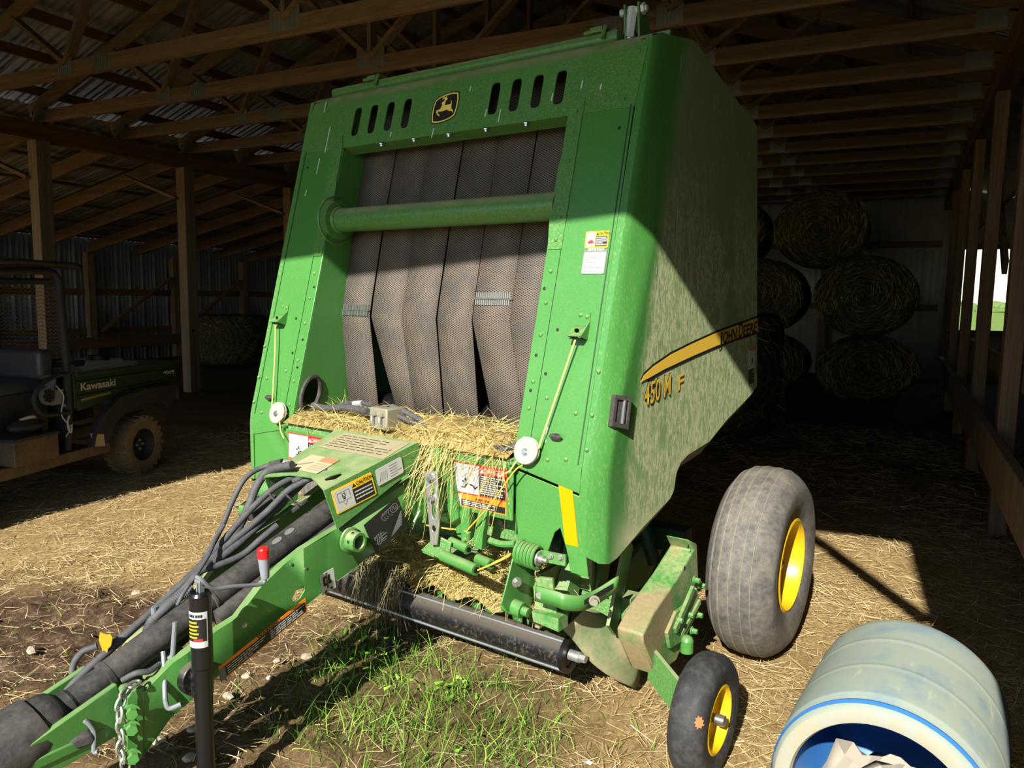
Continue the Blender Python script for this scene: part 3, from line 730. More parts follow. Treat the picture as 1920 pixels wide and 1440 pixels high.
    D.rect(0, 0, 1, .82, 'white', 1).rect(0, .82, 1, 1, 'red_pale', 1).rect(.45, .25, .6, .5, 'dk', 2); D.done('side_warning_label', BL)
    D = Decal(SP((1.234, 1.066), .003), SP((1.3, 1.075), .003), SP((1.231, 1.133), .003)); D.lines(0, 0, 1, 1, 6, 'dk', 1, .6); D.done('side_small_print', BL)
    # recessed black handle
    hc = [(0.094, 1.128), (0.163, 1.116), (0.141, 1.01), (0.067, 1.027)]
    m = MB(); q = [SP(p, .001) for p in hc]; ctr = sum(q, Vector())/4
    inn = [ctr+(p-ctr)*.72 for p in q]; N_ = (q[1]-q[0]).cross(q[3]-q[0]).normalized(); N_ = N_ if N_.x > 0 else -N_
    up_ = N_*.02
    m.grid([q+[q[0]], [p+up_ for p in q]+[q[0]+up_], [p+up_ for p in inn]+[inn[0]+up_], [p+N_*.013 for p in inn]+[inn[0]+N_*.013]]); m.add([p+N_*.0128 for p in inn], [(0, 1, 2, 3)])
    ho = m.build('latch_handle', M['black'], BL); m = MB(); a, b = inn[1], inn[2]; m.tube([a.lerp(inn[0], .3)+N_*.014, b.lerp(inn[3], .3)+N_*.014], .008, 8); m.build('grip', flat('grip_grey', srgb(70, 72, 76), .5), ho)

# ---- body behind the shields
m = MB(); prof = [(.4, 1.0), (.4, 2.3), (.7, 2.36), (1.25, 2.26), (1.62, 1.95), (1.75, 1.5), (1.62, 1.0), (1.3, .62), (.7, .5), (.5, .62)]
m.prism([(-.615, v, w) for v, w in prof], (.012, 0, 0)); m.prism([(.603, v, w) for v, w in prof], (.012, 0, 0)); P2 = prof[2:8]
m.grid([[(-.61, v, w) for v, w in P2], [(.61, v, w) for v, w in P2]])
m.build('bale_chamber', M['green_dirty'], BL, bevel=.004)
m = MB(); m.box((0, .955, .40), (1.7, .1, .1)); m.box((.62, .75, .62), (.05, .35, .45)); m.box((-.62, .75, .62), (.05, .35, .45)); m.split('axle_beam', M['green_dark'], BL, bevel=.004)  # axle beam coloured darker to stand for the shade under the body
# drive parts seen under the right shield
m = MB(); m.cyl((0.72, 0.771, 0.488), (0.78, 0.775, 0.334), .03, n=14); m.build('drive_tube', M['green_dark'], BL)
m = MB()
m.prism([(0.7, 0.621, 0.352), (0.7, 0.873, 0.424), (0.7, 1.022, 0.336), (0.7, 0.835, 0.218), (0.7, 0.631, 0.213)], (.02, 0, 0)); m.prism([(.66, .2, .45), (.66, .5, .5), (.66, .8, .75), (.66, .3, .85)], (.01, 0, 0)); m.split('chain_guard', M['green_dirty'], BL)
m = MB(); m.box((.64, .62, .8), (.03, .5, .3)); m.beam((.7, .15, .33), (.7, .33, .62), .05, .09); m.beam((.76, .3, .3), (.72, .5, .66), .02, .12); m.split('drive_bracket', M['green_dirty'], BL)
m = MB(); m.cyl((.62, .3, .5), (.66, .3, .5), .11, n=20); m.cyl((.62, .7, .62), (.68, .7, .62), .08, n=20); m.split('sprocket', M['green_dark'], BL)

# ---- lower front plates with reflectors
for s in (-1, 1):
    A = [(.593, 0, .87), (.845, 0, .87), (.845, 0, .60), (.593, 0, .62)] if s < 0 else [(0.581, 0, 0.851), (0.847, 0, 0.797), (0.886, 0, 0.532), (0.82, 0, 0.534), (0.801, 0, 0.61), (0.775, 0, 0.678), (0.754, 0, 0.659), (0.719, 0, 0.559), (0.608, 0, 0.593)]
    m = MB(); m.prism([(s*p[0], 0, p[2]) for p in A], (0, .005, 0)); m.prism([(s*.593, 0, .87), (s*.593, 0, .62), (s*.593, .3, .62), (s*.593, .3, .87)], (s*.005, 0, 0))
    lp = m.build('lower_plate', M['green_clean'], BL, bevel=.002)
    if s < 0: continue
    q = [(0.767, -0.003, 0.823), (0.82, -0.003, 0.819), (0.847, -0.003, 0.628), (0.799, -0.003, 0.629)]
    m = MB(); m.prism([(s*p[0], -.001, p[2]) for p in q], (0, -.002, 0)); m.build('reflector', M['amber'], lp)['label'] = 'amber reflector strip'
# sill carrying the hay
m = MB(); m.box((0, .13, .86), (1.17, .3, .06)); m.box((0, .0, .79), (1.17, .02, .17)); m.split('front_sill', M['green_dirty'], BL, bevel=.005)
# danger signs on both sides of the tongue
for s in (-1, 1):
    bl, br, tl = ((.327, .690), (.575, .690), (.327, .852)) if s > 0 else ((-.575, .690), (-.327, .690), (-.575, .852))
    m = MB(); m.box((s*.45, -.022, .77), (.30, .008, .19)); pl = m.build('sign_plate', M['green_clean'], BL, bevel=.003)
    D = Decal((bl[0], -.0265, bl[1]), (br[0], -.0265, br[1]), (tl[0], -.0265, tl[1]))
    D.rect(0, .3, 1, 1, 'red', 1).rect(.02, .33, .52, .97, 'white', 2).rect(.52, .33, .98, .8, 'dk', 2).rect(0, 0, 1, .3, 'orange', 1).rect(.02, .03, .2, .27, 'white', 2).rect(.2, .03, .98, .17, 'dk', 2)
    D.lines(.55, .36, .96, .78, 9, 'white', 3, .5); D.lines(.23, .045, .95, .16, 3, 'white', 3, .5); D.tri(.57, .83, .1, 'white', 3)
    for a in ((.2, .9, .3, .62), (.28, .92, .27, .62), (.34, .92, .3, .65), (.12, .85, .26, .6), (.42, .9, .33, .6), (.16, .75, .3, .7)):
        D.poly([(a[0], a[1]), (a[0]+.008, a[1]), (a[2]+.008, a[3]), (a[2], a[3])], 'grey_ink', 3)
    D.poly([(.26, .60), (.29, .60), (.31, .53), (.4, .5), (.45, .43), (.5, .5), (.49, .53), (.45, .47), (.42, .53), (.31, .56), (.3, .6), (.28, .66), (.26, .66)], 'dk', 3).poly([(.31, .52), (.27, .43), (.2, .44), (.2, .46), (.25, .46), (.28, .55)], 'dk', 3).rect(.215, .56, .25, .6, 'dk', 3)
    D.poly([(.05, .08), (.08, .08), (.12, .2), (.1, .2)], 'dk', 3).poly([(.12, .08), (.17, .1), (.16, .2), (.13, .15)], 'dk', 3)
    D.done('danger_label', BL, 'red and white danger label')
    text('DANGER', .018, D.p(.62, .835, .003), D.R, D.U, 'white', D.o, 'lettering', .082, 0, .02); text('WARNING', .011, D.p(.45, .19, .003), D.R, D.U, 'dk', D.o, 'lettering', .07, 0, .02)
# uprights, clutch arms and knotter bits below the right sign
m = MB(); m.prism([(0.252, -0.05, 0.879), (0.322, -0.05, 0.907), (0.383, -0.05, 0.651), (0.349, -0.05, 0.625)], (0, .05, 0)); m.box((.30, -.06, .80), (.02, .03, .2)); m.split('tongue_upright', M['green_clean'], BL, bevel=.004)
m = MB(); m.prism([(0.28, -0.12, 0.82), (0.34, -0.12, 0.829), (0.35, -0.12, 0.637), (0.341, -0.12, 0.563), (0.311, -0.12, 0.557), (0.3, -0.12, 0.657)], (0, .006, 0), [circ((0.32, -0.12, 0.767), .009, .03, (1, 0, 0), (0, 0, 1), 12), circ((0.325, -0.12, 0.684), .009, .03, (1, 0, 0), (0, 0, 1), 12), circ((0.326, -0.12, 0.62), .01, .012, (1, 0, 0), (0, 0, 1), 12)])
sp = m.build('slotted_strap', M['zinc'], BL, bevel=.001); sp['label'] = 'slotted zinc strap'
m = MB()
for p in ((0.313, -0.12, 0.802), (0.323, -0.12, 0.728)): bolt(m, (p[0], -.12, p[2]), (0, -1, 0), .011, .018)
m.split('bolt', M['steel'], sp)
def armpx(name, pts, v, th, mat='green_clean', label=None):
    m = MB(); m.prism(pts, (0, th, 0)); o = m.build(name, M[mat], BL, bevel=.003)
    if label: o['label'] = label
    return o
armpx('clutch_arm', [(0.377, -0.04, 0.675), (0.423, -0.04, 0.695), (0.421, -0.04, 0.63), (0.405, -0.04, 0.57), (0.368, -0.04, 0.579), (0.358, -0.04, 0.609), (0.385, -0.04, 0.633)], 0, .04)
armpx('lift_arm', [(0.461, -0.04, 0.686), (0.503, -0.04, 0.699), (0.483, -0.04, 0.613), (0.479, -0.04, 0.55), (0.444, -0.04, 0.555), (0.441, -0.04, 0.585)], 0, .03)
m = MB(); m.tube(spline([(0.506, -0.03, 0.59), (0.557, -0.03, 0.587), (0.616, -0.03, 0.599)], 4), .012, 8); m.tube([(0.42, -0.06, 0.614), (0.439, -0.06, 0.61), (0.435, -0.06, 0.589), (0.411, -0.06, 0.579)], .009, 8); m.split('trip_lever', M['green_clean'], BL)
m = MB(); m.prism([(0.152, 0.01, 0.46), (0.134, 0.191, 0.46), (0.339, 0.153, 0.46), (0.345, -0.032, 0.46)], (0, 0, .012)); m.prism([(0.245, -0.1, 0.518), (0.321, -0.1, 0.589), (0.388, -0.1, 0.575), (0.376, -0.1, 0.5)], (0, .01, 0)); m.split('twine_plate', M['green_dirty'], BL, bevel=.003)
for a, b, r in (((0.368, -0.12, 0.53), (0.54, -0.15, 0.525), .02), ((0.493, -0.08, 0.534), (0.566, -0.1, 0.536), .018), ((0.355, -0.06, 0.564), (0.451, -0.08, 0.559), .017)):
    m = MB(); m.cyl(a, b, r, n=14); m.cyl(b, Vector(b)+(Vector(b)-Vector(a)).normalized()*.002, r*.55, n=10, mi=1); m.build('twine_tube', [M['green_clean'], M['dk']], BL)
m = MB()
m.tube(spline([(0.553, -0.16, 0.53), (0.6, -0.12, 0.555), (0.627, -0.08, 0.573)], 4), .003, 6); m.tube(spline([(0.573, -0.11, 0.541), (0.612, -0.09, 0.566), (0.626, -0.07, 0.578)], 4), .003, 6)
m.split('orange_twine', M['twine_orange'], BL)
m = MB(); m.tube(spline([(0.654, -0.05, 0.884), (0.623, -0.06, 0.855), (0.539, -0.07, 0.735), (0.447, -0.07, 0.633), (0.425, -0.06, 0.607)], 4), .0028, 6); m.split('orange_twine', M['twine_orange'], BL)
m = MB(); m.tube(spline([(0.275, -0.1, 0.618), (0.358, -0.1, 0.623), (0.395, -0.08, 0.62)], 4), .0028, 6); m.split('orange_twine', M['twine_orange'], BL)
m = MB(); m.box((.45, .1, .62), (.28, .02, .12)); m.box((.43, .05, .69), (.28, .1, .012)); kb = m.split('knife_bracket', M['green_dirty'], BL)[0]
m = MB()
for p in ((0.424, 0.08, 0.616), (0.478, 0.08, 0.622)): bolt(m, (p[0], .088, p[2]), (0, -1, 0), .012, .016)
m.split('bolt', M['alu'], kb)

# ---- twine pulleys, guides and strings
for s in (-1, 1):
    pc = Vector((s*.649, -.03, .924))
    m = MB(); m.lathe([(0, .012), (0, .046), (.004, .0475), (.009, .043), (.014, .0475), (.018, .046), (.02, .034), (.0185, .03), (.0185, 0.001)], pc+Vector((0, .02, 0)), FN, 32)
    po = m.build('twine_pulley', M['cream'], BL, sharp=40); po['label'] = 'cream plastic twine pulley'
    m = MB(); bolt(m, pc-Vector((0, .0, 0)), FN, .009, .008); m.split('bolt', M['steel'], po)
    m = MB(); m.lathe([(0, .011), (.003, .011), (.0035, 0.001)], pc+Vector((s*.008, -.001, -.024)), FN, 12); m.split('hole', M['dk'], po)
    m = MB(); m.cyl(pc, pc+Vector((0, .04, .01)), .012, n=10); m.build('axle', M['steel'], po)
    # spring bracket at the upper end of the string
    bc = fp(s*.772, 1.345, .004); m = MB()
    def q(du, dw, o): return fp(s*.772+du, 1.345+dw, .004+o)
    m.prism([q(-.02, .045, 0), q(.028, .045, 0), q(.028, -.03, 0), q(-.02, -.03, 0)], FN*.004)
    m.prism([q(.026, .02, 0), q(.026, -.045, .0), q(.026, -.045, .05)], (.004, 0, 0)); m.prism([q(-.022, .0, 0), q(-.022, -.045, .0), q(-.022, -.045, .05)], (.004, 0, 0)); m.prism([q(-.022, 0, .006), q(.028, 0, .006), q(.028, -.045, .05), q(-.022, -.045, .05)], FN*.004, [circ(q(.003, -.022, .03), .01, .008, (1, 0, 0), (0, 0, 1), 8)])
    g = m.build('string_bracket', M['green_clean'], BL); m = MB(); m.box(q(.003, -.046, .024), (.042, .03, .003)); m.build('guide_slot', M['dk'], g)
    rivets([q(-.008, .035, .004), q(.018, .03, .004)], 'rivets', g)
    m = MB(); m.tube(spline([fp(s*.775, 1.3, .035), fp(s*.74, 1.15, .03), fp(s*(.649+.045), .93, .03)], 4), .0035, 6)
    m.tube([Vector((s*(.649-.03), -.035, .89)), Vector((s*.6, -.045, .855)), Vector((s*.56, -.06, .83))], .003, 6)
    m.build('twine', M['twine'], BL)['label'] = 'taut pale twine from bracket to pulley'
    m = MB(); kc = fp(s*.745, .977, .004); m.lathe([(0, .012), (.012, .012), (.014, .001)], kc, FN, 8); m.ball(kc+FN*.016, .02, 8, 0, (1.3, .5, .6)); m.build('wing_knob', M['black'], BL)
    m = MB(); m.lathe([(0, .012), (.02, .012), (.02, .007), (.002, .007)], (s*.6, -.02, .872), (0, -1, -.2), 10); m.build('string_guide', M['green_clean'], BL)

# ---- caution and important stickers on the right panel
D = Decal((0.737, 0.185, 1.608), (0.826, 0.185, 1.609), (0.734, 0.2, 1.666))
D.rect(0, 0, 1, 1, 'yel_label', 1, .04).rect(.05, .08, .42, .94, 'white', 2).rect(.45, .1, .95, .7, 'dk', 2).lines(.48, .14, .93, .66, 5, 'white', 3, .5); D.poly([(.12, .28), (.38, .28), (.36, .45), (.32, .42), (.3, .56), (.26, .45), (.22, .52), (.18, .4), (.14, .45)], 'red', 3); D.tri(.52, .76, .16, 'dk', 3)
D.done('caution_sticker', BL, 'yellow caution sticker on the right front panel'); text('CAUTION', .010, D.p(.58, .77, .0035), D.R, D.U, 'dk', D.o, 'lettering', .04, 0, .02)
D = Decal((0.738, 0.162, 1.521), (0.828, 0.162, 1.521), (0.737, 0.184, 1.605))
D.rect(0, 0, 1, 1, 'grey_ink', 1, .07).rect(.03, .02, .95, .87, 'white', 2, .05).lines(.08, .08, .9, .8, 10, 'grey_ink', 3, .35)
D.done('important_sticker', BL, 'white text sticker below the caution sticker'); text('IMPORTANT', .012, D.p(.2, .895, .0035), D.R, D.U, 'white', D.o, 'lettering', .06, 0, .02)
# bird lime streaks
m = MB()
for u, w, l in ((-.7, 2.14, .12), (-.73, 2.02, .07), (-.76, 2.3, .05), (-.06, 2.1, .04), (.2, 2.15, .03), (.27, 2.13, .05), (.62, 2.2, .03), (.7, 2.18, .02), (.5, 2.17, .03), (.1, 2.26, .02), (-.3, 2.12, .02), (-.78, 1.9, .03), (.7, .98, .05)):
    sheet(m, [(u-.003, w-l/2), (u+.002, w-l/2), (u+.004, w+l/2), (u-.001, w+l/2)], .004, .0008)
for v, w, l in ((.5, 1.62, .28), (.62, 1.35, .4), (.52, 2.26, .07), (.35, 1.48, .14), (.37, 1.46, .12), (.8, 2.2, .04)):
    u = ush(v-vf(w), w)+.001; m.add([(u, v-.002, w-l/2), (u, v+.002, w-l/2), (u, v+.003, w+l/2), (u, v-.001, w+l/2)], [(0, 1, 2, 3)])
m.split('bird_dropping', M['bird'], BL)

# ---- parts on the roof of the baler
m = MB(); m.cyl((-.80, .47, 2.385), (.70, .47, 2.385), .026, n=16); m.beam((-.82, .56, 2.38), (.86, .56, 2.38), .02, .05); m.split('top_roller_bar', M['green'], BL)
for u in (-.53, .62):
    m = MB(); m.box((u, .47, 2.415), (.05, .07, .018)); m.tube([(u+.03, .43, 2.38), (u+.03, .45, 2.425), (u+.03, .5, 2.425)], .008, 6); m.cyl((u-.05, .44, 2.41), (u+.02, .44, 2.415), .008, n=8); m.split('bar_clamp', M['green'], BL)
for s in (-1, 1):
    if s < 0: continue
    ca, cb = Vector((0.737, 0.5, 2.478)), Vector((0.723, 0.5, 2.388))
    m = MB()
    for du in (-.03, .025): m.prism([ca+Vector((du-.0, -.025, .02)), ca+Vector((du, .025, .02)), cb+Vector((du+.02, .11, -.03)), cb+Vector((du+.02, -.02, -.03))], (.008, 0, 0))
    eb = m.build('cylinder_lug', M['green'], BL, bevel=.003)
    m = MB(); m.cyl(cb, ca+Vector((0, 0, .012)), .02, n=6); m.cyl(cb-(ca-cb)*.15, cb, .013, n=8); m.cyl(ca+Vector((-.045, -.0, -.0)), ca+Vector((.055, 0, 0)), .011, n=8); m.lathe([(0, .02), (.012, .02)], ca+Vector((.035, 0, 0)), (1, 0, 0), 6, 0, True); m.lathe([(0, .014), (.008, .014)], ca+Vector((-.05, 0, 0)), (1, 0, 0), 10, 0, True)
    m.build('turnbuckle', M['bright_zinc'], eb)['label'] = 'bright steel turnbuckle on the roof corner'
m = MB(); m.cyl((.55, .5, 2.4), (.68, .5, 2.4), .03, n=12); m.build('bar_bush', M['zinc'], BL)
# ================================================================ TONGUE, HOSES, JACK
TP = [(-0.008, 0.791), (-0.412, 0.659), (-0.546, 0.624), (-0.624, 0.591), (-0.705, 0.546), (-0.787, 0.476), (-0.869, 0.456), (-0.991, 0.411), (-1.063, 0.36), (-1.095, 0.346), (-1.102, 0.171), (-1.078, 0.173), (-1.001, 0.254), (-0.874, 0.314), (-0.569, 0.42), (-0.323, 0.507), (-0.228, 0.549), (-0.069, 0.605), (-0.011, 0.627)]
hole = [(-0.593, 0.472), (-0.576, 0.495), (-0.544, 0.5), (-0.543, 0.485), (-0.562, 0.462), (-0.589, 0.455)]
def ut(v): return float(np.interp(v, [-1.4, -1.12, -.95, -.45, 0, .3], [.095, .1, .127, .145, .19, .2]))
def clip(P, v0, v1):
    for lim, sg in ((v0, 1), (v1, -1)):
        out = []
        for i in range(len(P)):
            p, q = P[i-1], P[i]; a, b = (p[0]-lim)*sg, (q[0]-lim)*sg
            if (a >= 0) != (b >= 0): t = a/(a-b); out.append((lim, p[1]+(q[1]-p[1])*t))
            if b >= 0: out.append(q)
        P = out
    return P
for s in (-1, 1):
    m = MB()
    for v0, v1 in ((-1.5, -1.12), (-1.12, -.95), (-.95, -.45), (-.45, 0), (0, .5)):
        pc = clip(TP, v0, v1)
        if len(pc) > 2: m.prism([(s*ut(v), v, w) for v, w in pc], (-s*.008, 0, 0), [[(s*ut(v), v, w) for v, w in hole]] if v0 < hole[0][0] < v1 else ())
    m.grid([[(s*ut(v), v, w) for v, w in TP[:10]], [(s*(ut(v)-.03), v, w-.002) for v, w in TP[:10]]]); m.grid([[(s*ut(v), v, w) for v, w in TP[10:]], [(s*(ut(v)-.03), v, w+.002) for v, w in TP[10:]]])
    tp = m.build('tongue_plate', M['green_clean'] if s > 0 else M['green'], BL, bevel=.002)
m = MB(); m.prism([(.19, .02, .6), (.19, .02, .86), (.19, .25, .86), (.19, .25, .5)], (.02, 0, 0)); m.box((0, .0, .72), (.4, .03, .26)); m.beam((-.14, -.55, .50), (.14, -.55, .50), .1, .012); m.beam((-.11, -.95, .36), (.11, -.95, .36), .16, .012); m.beam((-.17, -.2, .6), (.17, -.2, .6), .12, .012)
m.split('tongue_crossmember', M['green_dirty'], BL)
m = MB(); m.tube([(0.205, -0.153, 0.784), (0.207, -0.128, 0.795), (0.211, -0.087, 0.768), (0.214, -0.061, 0.713), (0.213, -0.067, 0.653), (0.21, -0.095, 0.615)], .006, 6); m.cyl((0.181, -0.087, 0.752), (0.187, -0.087, 0.752), .022, n=12); m.split('weld_bead', M['green_clean'], tp)
m = MB(); c0 = Vector((0.154, -0.36, 0.608)); m.lathe([(0, .044), (.008, .044), (.012, .035), (.05, .033), (.05, .024), (.004, .024), (.004, .001)], c0, (1, 0, 0), 24)
st_ = m.build('storage_tube', M['green'], BL)
m = MB(); m.ball((c0.x+.03, c0.y-.012, c0.z+.03), .006, 8); m.lathe([(0, .007), (.002, .001)], (c0.x+.03, c0.y-.033, c0.z+.005), (0, -1, 0), 8); m.split('hole', M['dk'], st_)
D = Decal((0.188, -0.269, 0.541), (0.203, -0.119, 0.612), (0.183, -0.321, 0.655))
D.rect(0, 0, 1, 1, 'dk', 1)
D.ring(.82, .78, .11, .13, .12, 'grey_ink').ring(.82, .78, .06, .07, .15, 'grey_ink').ring(.82, .78, .025, .03, .3, 'grey_ink')
for i in range(4): D.ring(.74-.065*i, .76, .1, .13, .12, 'grey_ink', 2, 95, 265)
D.ring(.2, .3, .1, .16, .1, 'grey_ink').ring(.33, .27, .08, .13, .1, 'grey_ink', 2, 60, 300)
for i in range(0): D.poly([(.45+.07*i, .62), (.5+.07*i, .58), (.56+.07*i, .75), (.6+.07*i, .9), (.585+.07*i, .9), (.55+.07*i, .76)], 'grey_ink', 2)
for i in range(6): D.poly([(.5, .08+.0*i), (.52, .08), (.97-.02*i, .52-.07*i), (.95-.02*i, .55-.07*i)], 'grey_ink', 2)
for i in range(4): D.poly([(.08+.05*i, .2), (.1+.05*i, .2), (.13+.06*i, .45), (.11+.06*i, .45)], 'grey_ink', 2)
D.rect(.2, .3, .42, .33, 'grey_ink', 2).rect(.25, .2, .4, .23, 'grey_ink', 2); D.done('loading_diagram', BL, 'black diagram label with fine grey line drawings')
D = Decal((0.168, -0.494, 0.457), (0.171, -0.438, 0.468), (0.168, -0.505, 0.528))
D.rect(0, 0, 1, 1, 'white', 1)
for a, b in (((.22, .32), (.42, .42)), ((.58, .32), (.42, .42))): D.rect(a[0]-.05, .38, a[0]+.1, .82, 'dk', 2)
D.rect(.22, .36, .75, .48, 'dk', 2).rect(.22, .72, .68, .82, 'dk', 2).rect(.4, .2, .52, .95, 'dk', 3).rect(.46, .25, .52, .9, 'white', 3).poly([(.15, .02), (.3, .02), (.38, .16), (.25, .14)], 'dk', 2).poly([(.55, .14), (.7, .18), (.82, .08), (.68, .04)], 'dk', 2)
D.done('chain_label', BL, 'white label with a black chain symbol')
D = Decal((0.155, -0.867, 0.313), (0.166, -0.556, 0.423), (0.155, -0.874, 0.36))
D.rect(0, 0, 1, 1, 'orange', 1).rect(.005, .08, .985, .78, 'dk', 2).rect(0, .0, .06, .82, 'grey_ink', 3).lines(.08, .12, .5, .72, 4, 'white', 3, .4).lines(.56, .12, .97, .72, 4, 'white', 3, .4)
D.done('warning_strip', BL, 'long orange and black warning strip along the tongue'); text('WARNING', .012, D.p(.42, .8, .0035), D.R, D.U, 'dk', D.o, 'lettering', .09, 0, .02)
m = MB()
for p in ((0.142, -0.539, 0.556), (0.14, -0.596, 0.586), (0.149, -0.412, 0.479), (0.146, -0.442, 0.517)): m.lathe([(0, .005), (.002, .005), (.0025, .0005)], p, (1, 0, 0), 8)
bolt(m, (0.134, -0.768, 0.446), (1, 0, 0), .006, .008); m.split('plate_bolt', M['steel'], tp)
# tongue cover
FR, FB, RB, RR = (0.155, -0.47, 0.802), (0.157, -0.415, 0.658), (0.213, -0.059, 0.831), (0.215, -0.078, 0.912)
m = MB()
def mir(p): return (-p[0], p[1], p[2])
ft = [(-.07, FR[1]+.045, FR[2]+.012), (.02, FR[1]+.06, FR[2]+.014), (.08, FR[1]+.035, FR[2]+.008)]
top = [mir(FR)]+ft+[FR, RR, mir(RR)]
m.prism(top, (0, .001, -.004), [[(.09, FR[1]+.06, FR[2]+.018), (.108, FR[1]+.05, FR[2]+.016), (.128, FR[1]+.075, FR[2]+.02), (.128, FR[1]+.105, FR[2]+.03), (.108, FR[1]+.115, FR[2]+.032), (.094, FR[1]+.09, FR[2]+.026)]])
for s in (1, -1): m.prism([(s*p[0], p[1], p[2]) for p in (FR, FB, RB, RR)], (-s*.004, 0, 0))
cv = m.build('tongue_cover', M['green_cover'], BL, bevel=.006, seg=3); cv['label'] = 'dusty sheet metal cover over the tongue'
def on_cover(x, k): # x across, k 0 front .. 1 rear
    a, b = Vector(FR), Vector(RR); p = a.lerp(b, k); return Vector((x, p.y, p.z+.0012))
D = Decal(on_cover(-.15, .62), on_cover(.19, .62), on_cover(-.15, .95)); D.rect(0, 0, 1, 1, 'tan_label', 1).lines(.05, .1, .95, .9, 6, 'dk', 2, .2); D.done('cover_label', BL, 'large dust covered label at the rear of the cover')
D = Decal(on_cover(-.12, .2), on_cover(.03, .2), on_cover(-.12, .47)); D.rect(0, 0, 1, 1, 'offwhite', 1).rect(.5, .68, 1, 1, 'red_pale', 2).lines(.53, .1, .95, .6, 4, 'tan_label', 2, .5).poly([(.1, .3), (.4, .6), (.44, .55), (.15, .25)], 'grey_ink', 2); D.done('cover_label', BL, 'small faded danger label on top of the cover')
D = Decal((0.161, -0.419, 0.711), (0.185, -0.26, 0.752), (0.16, -0.445, 0.794))
D.rect(0, 0, 1, 1, 'yel_label', 1, .03).rect(.03, .05, .47, .93, 'white', 2).rect(.47, .05, .97, .68, 'dk', 2).lines(.51, .15, .94, .6, 3, 'white', 3, .35); D.tri(.53, .74, .17, 'dk', 2)
D.rect(.1, .4, .4, .42, 'grey_ink', 3).rect(.1, .78, .4, .8, 'grey_ink', 3).rect(.1, .4, .11, .8, 'grey_ink', 3).rect(.39, .4, .4, .8, 'grey_ink', 3).poly([(.18, .4), (.25, .2), (.32, .4), (.31, .4), (.25, .24), (.19, .4)], 'grey_ink', 3).rect(.21, .56, .29, .72, 'dk', 3).rect(.23, .59, .27, .69, 'white', 4).rect(.22, .47, .28, .53, 'dk', 3)
D.done('caution_label', BL, 'yellow caution label on the side of the cover'); text('CAUTION', .015, D.p(.58, .76, .003), D.R, D.U, 'dk', D.o, 'lettering', .07, 0, .02)
D = Decal((0.187, -0.254, 0.778), (0.204, -0.143, 0.811), (0.187, -0.269, 0.838)); D.rect(0, 0, 1, 1, 'white', 1, .06).lines(.5, .1, .95, .9, 5, 'grey_ink', 2, .25)
for i in range(4): D.poly([(.08+.09*i, .2), (.1+.09*i, .2), (.2+.07*i, .7), (.18+.07*i, .7)], 'grey_ink', 2)
D.done('diagram_label', BL, 'white diagram label beside the caution label')
# hitch block, bolts, chain
m = MB()
m.prism([(0.101, -1.116, 0.35), (0.103, -1.102, 0.371), (0.109, -1.066, 0.369), (0.107, -1.074, 0.171), (0.1, -1.118, 0.163), (0.1, -1.123, 0.19)], (-.06, 0, 0)); m.prism([(.09, -1.13, .40), (.09, -1.4, .32), (.09, -1.4, .22), (.09, -1.1, .26)], (-.02, 0, 0)); m.prism([(-.09, -1.13, .40), (-.09, -1.4, .32), (-.09, -1.4, .22), (-.09, -1.1, .26)], (.02, 0, 0)); m.box((0, -1.3, .28), (.19, .26, .03))
hb = m.build('hitch_block', M['green_clean'], BL, bevel=.005)
m = MB()
for p in ((0.13, -1.117, 0.329), (0.13, -1.119, 0.285), (0.13, -1.119, 0.204)):
    m.lathe([(0, .021), (.006, .021)], p, (1, -.5, 0), 16, 0, True); m.lathe([(.006, .015), (.02, .015)], p, (1, -.5, 0), 6, 0, True)
m.split('hitch_bolt', M['green_clean'], hb, sharp=20)
m = MB(); cp = spline([(0.098, -1.071, 0.389), (0.114, -1.109, 0.39), (0.12, -1.135, 0.373), (0.122, -1.145, 0.33), (0.122, -1.142, 0.276), (0.12, -1.145, 0.232), (0.118, -1.137, 0.19), (0.114, -1.121, 0.163)], 12)
acc = 0; last = cp[0]; k = 0
for i in range(1, len(cp)):
    acc += (cp[i]-cp[i-1]).length
    if acc > .028:
        c = cp[i]; t = (cp[i]-last).normalized(); x = t.orthogonal().normalized(); y = t.cross(x)
        a = x if k % 2 else y; x2 = (x*.7+y*.7) if k % 2 else (x*.7-y*.7)
        m.tube([c+t*(.021*math.cos(q*math.pi/6))+x2*(.0115*math.sin(q*math.pi/6)) for q in range(12)], .0042, 6, closed=True); last = c; acc = 0; k += 1
m.build('safety_chain', M['zinc'], BL)['label'] = 'galvanised safety chain hanging over the hitch block'
# driveline with guard cone
m = MB(); ax0, ax1 = Vector((0, -.22, .705)), Vector((0, -1.249, 0.337)); dv = (ax1-ax0).normalized(); ln = (ax1-ax0).length
m.lathe([(0, .042), (ln*.55, .042), (ln*.55+.003, .045), (ln*.56, .045), (ln*.56+.003, .042), (ln*.86, .042), (ln*.862, .044), (ln*.875, .044), (ln*.877, .038), (ln, .038)], ax0, dv, 28)
dl = m.build('driveline', M['black'], BL); dl['label'] = 'thick black driveline tube lying on the tongue'
m = MB(); e = ax1; m.lathe([(-.05, .037), (-.04, .044), (-.02, .044), (-.018, .05), (-.005, .066), (.015, .075), (.04, .079), (.042, .088), (.05, .09), (.12, .098), (.26, .112), (.26, .105), (.1, .08)], e, (dv+Vector((0, -.02, -.02))).normalized(), 28); m.build('guard_cone', M['black'], dl)
m = MB()
for t in (.26, .31):
    p = ax0+dv*ln*t; n_ = Vector((.45, -.35, 1)); n_ = (n_-dv*n_.dot(dv)).normalized(); b_ = dv.cross(n_)
    m.prism([p+n_*.0415+dv*(.02*math.cos(a))+b_*(.010*math.sin(a)) for a in [k*math.pi/8 for k in range(16)]], n_*.002)
